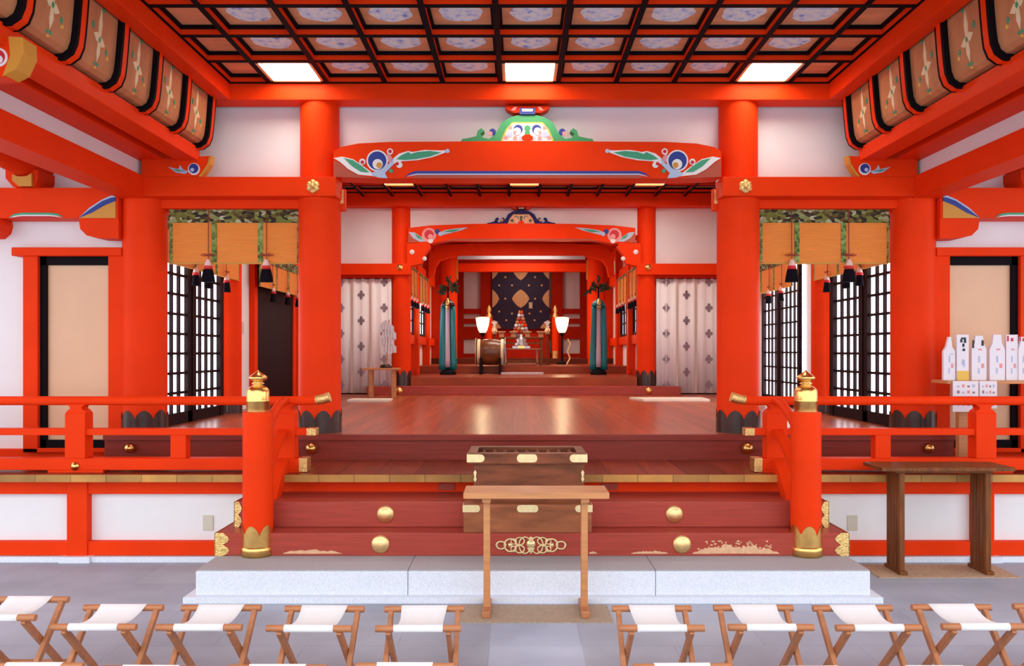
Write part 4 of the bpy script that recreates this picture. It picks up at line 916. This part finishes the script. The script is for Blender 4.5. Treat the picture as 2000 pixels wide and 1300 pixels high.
# ---------------------------------------------------------------- folding stools
def make_stool():
    t = thing('folding_stool', '', 'stool')
    hs = .391; L = .213; dy = .150
    for q in (-1, 1):
        MB().cyl((-L, q*dy, hs-.016), (L, q*dy, hs-.016), .017, LW, 16).build('seat_bar', t, .003)
    for sx in (-1, 1):
        MB().bar([(sx*.150, -dy, hs-.03), (sx*.150, dy+.03, .012)], .026, .034, LW).build('leg', t, .004)
        MB().bar([(sx*.178, dy, hs-.03), (sx*.178, -dy-.03, .012)], .026, .034, LW).build('leg', t, .004)
    MB().cyl((-.19, dy+.03, .016), (.19, dy+.03, .016), .015, LW, 12).build('foot_bar', t)
    MB().cyl((-.19, -dy-.03, .016), (.19, -dy-.03, .016), .015, LW, 12).build('foot_bar', t)
    # canvas: wraps over both bars and sags a little between
    prof = []
    for k in range(9): a = radians(-70-20*k+0); prof.append((-dy+.0195*cos(radians(250-20*k)), hs-.016+.0195*sin(radians(250-20*k))))
    mid = [(-dy+2*dy*i/12, hs+.0035-.035*sin(pi*i/12)**.8) for i in range(1, 12)]
    end = [(-a, b) for a, b in prof[::-1]]
    prof = prof+mid+end
    vs = []; wd = .123
    n = len(prof)
    for i, (y_, z_) in enumerate(prof):
        pin = 0.010*sin(pi*min(max((y_+dy)/(2*dy), 0), 1))
        for xx in (-wd+pin, -wd/2, 0, wd/2, wd-pin): vs.append((xx, y_, z_))
    fs = [(i*5+k, i*5+k+1, (i+1)*5+k+1, (i+1)*5+k) for i in range(n-1) for k in range(4)]
    c = MB().add(vs, fs, CANV, True).build('canvas_seat', t)
    so = c.modifiers.new('thick', 'SOLIDIFY'); so.thickness = .003; so.offset = -1
    return t
first = make_stool()
front = [(-2.82, 4.20), (-2.23, 4.06), (-1.70, 4.055), (-1.144, 4.04), (-.604, 4.04), (.6125, 4.045), (1.161, 4.055), (1.694, 4.05), (2.233, 4.065), (2.79, 4.08)]
back = [(-2.22, 3.235), (-1.70, 3.205), (-1.15, 3.215), (-.60, 3.235), (.614, 3.228), (1.16, 3.195), (1.70, 3.20), (2.24, 3.205)]
fl = ['white canvas folding stool cut off by the left edge of the photo, full row', 'second stool from the left in the full row, just left of the stone slab end',
      'third stool from the left in the full row, standing before the left newel', 'fourth stool from the left in the full row, next to the one beside the mat',
      'stool immediately left of the narrow light table and its mat', 'stool immediately right of the narrow light table and its mat',
      'second stool right of the narrow light table', 'third stool right of the narrow light table', 'fourth stool right of the narrow light table, canvas slanting furthest',
      'stool at the right edge of the photo, only the tip of its bar showing']
bl = ['nearest-row stool at the bottom left corner, only its rear bar showing', 'nearest-row stool at the bottom edge, second from the left', 'nearest-row stool at the bottom edge, third from the left',
      'nearest-row stool at the bottom edge, directly left of the central path', 'nearest-row stool at the bottom edge, directly right of the central path',
      'nearest-row stool at the bottom edge, second right of the central path', 'nearest-row stool at the bottom edge, third right of the central path', 'nearest-row stool in the bottom right corner']
for k, ((x, y), lab) in enumerate(list(zip(front, fl))+list(zip(back, bl))):
    o = first if k == 0 else copy_tree(first)
    o.location = (x, y+(.04 if k < len(front) else .066), 0); o['label'] = lab; o['group'] = 'folding stools, farther row' if k < len(front) else 'folding stools, nearer row'
    o.rotation_euler = (0, 0, radians(random.uniform(-1, 1)))

# ---------------------------------------------------------------- stand with paper charms (right)
t = thing('display_stand', 'brown wooden stand holding white paper charms before the right door', 'stand', (4.05, 7.1, ZV))
shz = 1.50; yd = 7.12
MB().box(3.72, 4.75, yd-.10, yd+.18, shz-.03, shz, TW).build('shelf', t, .004)
MB().box(3.86, 3.95, yd-.03, yd+.03, ZV, shz-.03, TW).build('leg', t, .004); MB().box(4.52, 4.60, yd-.03, yd+.03, ZV, shz-.03, TW).build('leg', t, .004)
MB().box(4.12, 4.20, yd+.05, yd+.12, ZV, shz-.03, BW).build('leg', t, .004)
sx0 = [1852, 1877, 1910, 1944, 1974, 1995]
labs = ['small white paper charm with pointed top, leftmost on the stand', 'tall white paper charm with black characters and yellow foot', 'white paper charm with pointed top and red seal, third from left on the stand',
        'wide white paper charm with shoulders, fourth from left on the stand', 'tall white paper charm with red marks at the top, fifth on the stand', 'white paper charm at the right end of the stand, cut off by the photo edge']
for k, px in enumerate(sx0):
    xx = X(px, yd); hw = (.052, .053, .066, .068, .052, .044)[k]; H = (.39, .41, .40, .41, .41, .39)[k]; yy = yd-.02-.01*(k % 2)
    q = thing('paper_charm', labs[k], 'charm', (xx, yy, shz))
    if k in (1, 4): pts = [(xx-hw, shz), (xx+hw, shz), (xx+hw, shz+H), (xx-hw, shz+H)]
    elif k == 0: pts = [(xx-hw, shz), (xx+hw, shz), (xx+hw, shz+.26), (xx+hw*.5, shz+.30), (xx+hw*.3, shz+H), (xx-hw*.1, shz+H), (xx-hw*.5, shz+.30), (xx-hw, shz+.26)]
    else: pts = [(xx-hw, shz), (xx+hw, shz), (xx+hw, shz+.28), (xx+hw*.62, shz+.33), (xx+hw*.5, shz+H), (xx-hw*.5, shz+H), (xx-hw*.62, shz+.33), (xx-hw, shz+.28)]
    MB().prism(pts, yy, yy+.03, PAPER).build('paper_body', q, .003)
    m = MB(); f = lambda u0, u1, v0, v1, mt: m.box(xx+u0*hw, xx+u1*hw, yy-.003, yy, shz+v0, shz+v1, mt)
    if k == 1:
        f(-1, 1, 0, .085, PYELL); f(-.3, .5, .37, .385, INK); f(-.45, -.1, .34, .37, INK); f(.15, .55, .335, .37, INK); f(-.1, .25, .30, .33, INK); f(-.05, .35, .262, .285, INK)
        f(-.15, .05, .14, .19, PLBLUE); f(.1, .3, .12, .185, PLBLUE)
    else:
        f(-.1, .35, .27, .285, PPINK) if k in (2, 3, 4) else f(.1, .6, .23, .24, PLBLUE)
        f(.3, .65, .11, .15, PPINK); f(-.1, .1, .16, .22, PLBLUE); f(-.15, .05, .06, .11, PLBLUE)
        if k in (4, 5): f(-.85, -.6, .35, .40, PCRIM); f(-.2, .2, .35, .38, PCRIM)
        if k == 2: f(-.95, -.7, .29, .36, INK); f(.3, .6, .31, .36, INK)
    m.build('printed_marks', q)
for (pa, pb, lab) in ((1862, 1912, 'white notice sheet hanging left below the charm shelf'), (1914, 1948, 'white notice sheet hanging right below the charm shelf')):
    x0_, x1_ = X(pa, 7.0), X(pb, 7.0); q = thing('notice_sheet', lab, 'notice', ((x0_+x1_)/2, 7.0, Z(804, 7.0)))
    MB().box(x0_, x1_, 7.005, 7.014, Z(804 if pa < 1900 else 797, 7.0), shz-.004, PAPER).build('sheet', q)
    m = MB(); w_ = x1_-x0_
    for r in range(4):
        for c in range(4):
            zz_ = Z(756+12*r, 7.0); xx = x0_+w_*(.16+.2*c); m.box(xx, xx+w_*.09, 7.002, 7.005, zz_, zz_+.016+.01*((r+c) % 2), (PLBLUE, PPINK, CCRE)[(r*2+c) % 3])
    m.build('printed_marks', q)

# ---------------------------------------------------------------- things in the hall
# wand stand on small table, mats
t = thing('offering_stand', 'small light wooden stand at the rear left of the hall, carrying a paper wand', 'stand', (-2.42, 13.3, ZH))
MB().box(-2.72, -2.10, 13.15, 13.45, 1.455, 1.49, TW).build('tabletop', t, .004)
for xx in (-2.58, -2.20): MB().box(xx-.03, xx+.03, 13.22, 13.38, ZH+.0, 1.455, TW).build('leg', t, .004)
t = thing('paper_wand', 'white zigzag paper wand standing on the small stand by the left curtain', 'wand', (-2.31, 13.3, 1.49))
MB().lathe(-2.33, 13.3, [(.10, 1.49), (.11, 1.50), (.10, 1.54), (.04, 1.555), (.001, 1.555)], COPPER, 18).build('base', t)
MB().cyl((-2.33, 13.3, 1.5), (-2.28, 13.3, 2.3), .010, TW, 8).build('stick', t)
m = MB(); random.seed(3)
for k in range(14):
    u = -.10+.2*k/13; top = 2.30-abs(u+.02)*.9; y_ = 13.28+.03*((k*7) % 3-1)
    L_ = top-1.72-random.random()*.05
    for j in range(4):
        z1 = top-L_*j/4; z0 = top-L_*(j+1)/4; o_ = .018*((j % 2)*2-1)
        m.box(-2.30+u-.012+o_, -2.30+u+.022+o_, y_+.01*j, y_+.004+.01*j, z0, z1, PAPER)
m.build('paper_streamers', t)
tag(MB().box(-2.74, -2.1, 12.15, 12.55, ZH, ZH+.035, MATP).build('straw_mat', None, .004), 'pale straw mat on the hall floor before the small stand', 'mat')
tag(MB().prism([(1.86, 12.35), (2.9, 12.35), (2.9, 12.95), (1.72, 12.95)], ZH, ZH+.03, MATP, 'xy').build('straw_mat', None, .004), 'pale straw mat on the hall floor before the right patterned curtain', 'mat')

# streamer stands with sakaki
for s in (-1, 1):
    x = s*1.545; y = 16.2
    t = thing('streamer_stand', 'teal silk streamers hanging from a leafy sakaki pole, %s side of the nave' % side_word[s], 'streamers', (x, y, ZN))
    MB().lathe(x, y, [(.17, ZN), (.17, ZN+.05), (.12, ZN+.09), (.05, ZN+.12), (.001, ZN+.12)], BLACK, 20).build('base', t)
    MB().cyl((x, y, ZN+.1), (x, y, 3.1), .018, DARKW, 10).build('pole', t)
    def strip(xa, xb, zt_, zb_, mt, yy, wav):
        m = MB(); n = 10; vs = []
        for i in range(n+1):
            u = i/n; z_ = zt_+(zb_-zt_)*u; g = 1+.25*u
            for (xx, ww) in ((xa, 0), ((xa*.67+xb*.33), 1), ((xa*.33+xb*.67), 1), (xb, 0)):
                vs.append((x+(xx)*g*(1 if 1 else 0), yy+wav*(.5-ww)+.01*sin(u*5+xx*20), z_-(0 if ww else .06*(1-u))))
        fs = [(i*4+k, i*4+k+1, (i+1)*4+k+1, (i+1)*4+k) for i in range(n) for k in range(3)]
        return m.add(vs, fs, mt, True)
    for (a, b, mt, zt_, zb_, yy) in ((-.15, -.04, TEAL, 2.74, 1.40, y-.05), (.04, .15, TEAL, 2.74, 1.40, y-.05), (-.045, .04, LILAC, 2.80, 1.45, y-.07), (-.13, .13, TEAL, 2.72, 1.38, y+.03)):
        o = strip(a, b, zt_, zb_, mt, yy, .02).build('silk_streamer', t); so = o.modifiers.new('thick', 'SOLIDIFY'); so.thickness = .004
        tag(o, 'lilac silk streamer' if mt is LILAC else 'teal silk streamer')
    MB().lathe(x, y-.01, [(.001, 2.86), (.05, 2.84), (.12, 2.78), (.15, 2.70), (.13, 2.70), (.001, 2.78)], COPPER if s < 0 else TEAL, 20).build('streamer_top', t)
    MB().lathe(x, y-.1, [(.001, 2.62), (.04, 2.66), (.055, 2.72), (.045, 2.78), (.02, 2.84), (.001, 2.86)], GOLDE, 16).build('gilt_ornament', t)
    # leaves
    m = MB(); random.seed(8+s)
    br = [(0, 3.1, 0, 3.32)]+[((-1)**k*.02, 3.06+.01*k, (-1)**k*random.uniform(.12, .24), 3.05+random.uniform(-.08, .14)) for k in range(8)]
    for (a, za, b, zb_) in br:
        m.tube([(x+a, y, za), (x+(a+b)/2, y-.02, (za+zb_)/2+.02), (x+b, y, zb_)], .006, COPPER, 5)
        for k in range(13):
            u = random.uniform(.3, 1.1); c = Vector((x+a+(b-a)*u+random.gauss(0, .02), y+random.gauss(0, .05), za+(zb_-za)*u+random.gauss(0, .03)))
            an = random.uniform(0, 2*pi); l = Vector((cos(an), random.uniform(-.5, .5), sin(an)))*.05; w_ = Vector((-sin(an), random.uniform(-.3, .3), cos(an)))*.018
            m.add([c-l, c+w_-l*.2, c+l, c-w_-l*.2], [(0, 1, 2, 3)], LEAF)
    m.build('sakaki_leaves', t)

# lanterns
for s in (-1, 1):
    x = s*.975; y = 19.4
    t = thing('standing_lantern', 'lit standing lantern with flared white shade, %s of the altar' % side_word[s], 'lantern', (x, y, ZN2))
    MB().lathe(x, y, [(.14, ZN2), (.14, ZN2+.03), (.05, ZN2+.06), (.02, ZN2+.09), (.001, ZN2+.09)], BLACK, 20).build('base', t)
    MB().cyl((x, y, ZN2+.05), (x, y, 2.25), .018, BLACK, 10).build('pole', t)
    m = MB().lathe(x, y, [(.07, 2.23), (.11, 2.30), (.145, 2.42), (.165, 2.54), (.17, 2.60), (.155, 2.60), (.13, 2.42), (.06, 2.25)], SHADE, 28); m.build('lamp_shade', t)
    pl = bpy.data.lights.new('lantern_light', 'POINT'); pl.energy = 14; pl.color = (1, .8, .5); pl.shadow_soft_size = .1
    po = bpy.data.objects.new('lantern_light', pl); COL.objects.link(po); po.parent = t; po.location = (0, -.25, 2.5-ZN2)
    MB().lathe(x, y, [(.165, 2.59), (.185, 2.595), (.185, 2.615), (.165, 2.62)], PCREAM, 28).build('shade_rim', t)
    MB().lathe(x, y, [(.03, 2.16), (.07, 2.22), (.075, 2.24), (.001, 2.24)], BLACK, 20).build('socket', t)
# golden scrolling stand legs by lanterns
for x, lab in ((1.12, 'slender gilt curved stand beside the right lantern'),):
    t = thing('gilt_stand', lab, 'stand', (x, 19.2, ZN2))
    MB().tube([(x-.04, 19.2, ZN2), (x+.04, 19.2, ZN2+.15), (x-.02, 19.2, ZN2+.32), (x+.05, 19.2, ZN2+.5), (x-.02, 19.2, ZN2+.62)], .022, GOLDP, 8).build('scroll', t)

# drum
dx0, dx1, dy, dz = X(938, 16.5), X(978, 16.5), 16.6, 1.76
t = thing('taiko_drum', 'large brown barrel drum on a dark stand left of the altar table', 'drum', ((dx0+dx1)/2, dy, ZN))
prof = [(.24, dx0), (.265, dx0+.08), (.275, (dx0+dx1)/2), (.265, dx1-.08), (.24, dx1)]
MB().lathe(0, dy, prof, mat('drum_wood', (.16, .05, .015), .3, noise=.4, nscale=6), 32, True, 'x', dz).build('barrel', t)
for q, xx in ((-1, dx0), (1, dx1)):
    MB().lathe(0, dy, [(.268, xx+q*.0), (.275, xx+q*.03), (.27, xx+q*.06), (.25, xx+q*.07), (.001, xx+q*.07)], PCREAM, 32, True, 'x', dz).build('drum_head', t)
    MB().lathe(0, dy, [(.30, xx+q*.085), (.30, xx+q*.10), (.27, xx+q*.10), (.27, xx+q*.085)], GOLDP if q < 0 else MIRR, 32, True, 'x', dz).build('hoop', t)
for q in (-1, 1):
    xx = (dx0+dx1)/2+q*.20
    m = MB().box(xx-.025, xx+.025, dy-.25, dy-.20, ZN, dz-.12, DARKW).box(xx-.025, xx+.025, dy+.20, dy+.25, ZN, dz-.12, DARKW).box(xx-.025, xx+.025, dy-.30, dy+.30, ZN, ZN+.05, DARKW).box(xx-.025, xx+.025, dy-.24, dy+.24, dz-.33, dz-.27, DARKW)
    m.build('stand_leg', t)

# altar table with offerings
yt = 17.9
ax0, ax1 = X(975, yt), X(1062, yt); zt_ = Z(658, yt)
t = thing('altar_table', 'large brown altar table in the middle of the nave', 'table', ((ax0+ax1)/2, yt, ZN2))
MB().box(ax0, ax1, yt-.25, yt+.3, zt_-.04, zt_, BW).build('tabletop', t, .005)
for xx in (ax0+.06, ax1-.06):
    for yy in (yt-.2, yt+.25): MB().box(xx-.03, xx+.03, yy-.03, yy+.03, ZN2, zt_-.04, BW).build('leg', t, .003)
MB().box(ax0+.05, ax1-.05, yt-.21, yt-.18, zt_-.16, zt_-.12, BW).box(ax0+.05, ax1-.05, yt-.21, yt-.18, ZN2+.08, ZN2+.12, BW).build('apron', t)
t = thing('kneeling_bench', 'low brown framed desk before the altar table', 'table', (.0, 16.9, ZN))
mt = mat('desk_wood', (.30, .09, .035), .4, noise=.2, nscale=6)
m = MB(); a, b = X(980, 17.1), X(1056, 17.1); z1 = Z(680, 17.1)
m.box(a, b, 17.0, 17.35, z1-.03, z1, mt); m.build('tabletop', t, .003)
for xx in (a+.09, b-.08): MB().box(xx-.02, xx+.02, 17.03, 17.07, ZN2, z1-.03, mt).build('leg', t)
MB().box(a+.09, b-.08, 17.03, 17.06, ZN2+.03, ZN2+.07, mt).build('stretcher', t)
tag(MB().box(X(978, 16.5), X(1061, 16.5), 16.30, 16.55, ZN, ZN+.04, mat('grey_mat', (.55, .50, .52), .8)).build('kneeling_mat', None, .003), 'pale grey kneeling mat on the floor before the altar', 'mat')
# offering trays on stands
for k, (px, lab) in enumerate(((980, 'offering tray on the altar table, leftmost of four'), (1003, 'offering tray on the altar table, second from the left'), (1030, 'offering tray on the altar table, third from the left'), (1056, 'offering tray on the altar table, rightmost of four'))):
    x = X(px, yt); q = thing('offering_tray', lab, 'tray', (x, yt-.05, zt_), 'offering trays on the altar table')
    MB().box(x-.055, x+.055, yt-.10, yt+.01, zt_, zt_+.10, TW).build('foot', q, .003)
    MB().box(x-.09, x+.09, yt-.14, yt+.05, zt_+.10, zt_+.13, TW).build('dish', q, .003)
# central heap of wrapped offerings
x = X(1017, yt); t = thing('offering_heap', 'tall pyramid of red and white wrapped offerings at the altar centre', 'offering', (x, yt+.12, zt_))
m = MB(); random.seed(5)
hw = [.20, .18, .16, .14, .11, .09, .07, .05]
for j, w_ in enumerate(hw):
    n = max(2, int(w_/.035))
    for i in range(n):
        xx = x-w_+2*w_*(i+.5)/n; rr = w_/n*1.1
        z_ = zt_+.045+.075*j
        m.lathe(xx, yt+.12+random.uniform(-.03, .03), [(.001, z_-.05), (rr, z_-.02), (rr, z_+.02), (.001, z_+.05)], (PWHITE, LILAC, TW, RED, PBROWN, TW)[(i+j*2) % 6], 10)
m.build('wrapped_bundles', t)
t = thing('gilt_vessel', 'tiered silver and gilt vessel standing on the low desk', 'vessel', (X(1018, 17.15), 17.15, z1))
m = MB(); xx = X(1018, 17.15)
m.box(xx-.19, xx+.19, 17.08, 17.22, z1, z1+.05, MIRR); m.box(xx-.07, xx+.07, 17.06, 17.2, z1+.0, z1+.06, GOLD); m.lathe(xx, 17.15, [(.14, z1+.06), (.15, z1+.10), (.09, z1+.14), (.12, z1+.19), (.05, z1+.23), (.03, z1+.30), (.001, z1+.31)], MIRR, 16)
m.build('body', t)
for px, lab in ((966, 'pale gilt vase with white sprays, left of the brocade foot'), (1069, 'pale gilt vase with white sprays, right of the brocade foot')):
    xx = X(px, 18.6); q = thing('altar_vase', lab, 'vase', (xx, 18.6, ZN2)); zb_ = Z(652, 18.6)
    MB().cyl((xx, 18.6, ZN2), (xx, 18.6, ZN2+.03), .08, BW, 16).cyl((xx, 18.6, ZN2+.03), (xx, 18.6, zb_), .022, BW, 10).lathe(xx, 18.6, [(.06, zb_-.02), (.07, zb_), (.001, zb_)], BW, 16).build('tall_stand', q)
    MB().lathe(xx, 18.6, [(.04, zb_), (.065, zb_+.06), (.06, zb_+.11), (.03, zb_+.15), (.045, zb_+.18), (.001, zb_+.17)], GOLDP, 16).build('vase_body', q)
    m = MB()
    for k in range(7):
        a = -.5+k/6; m.tube([(xx, 18.6, zb_+.16), (xx+a*.08, 18.58, zb_+.26), (xx+a*.16, 18.6, zb_+.32-.08*abs(a))], [.008, .014, .006], PWHITE, 6)
    m.build('white_sprays', q)
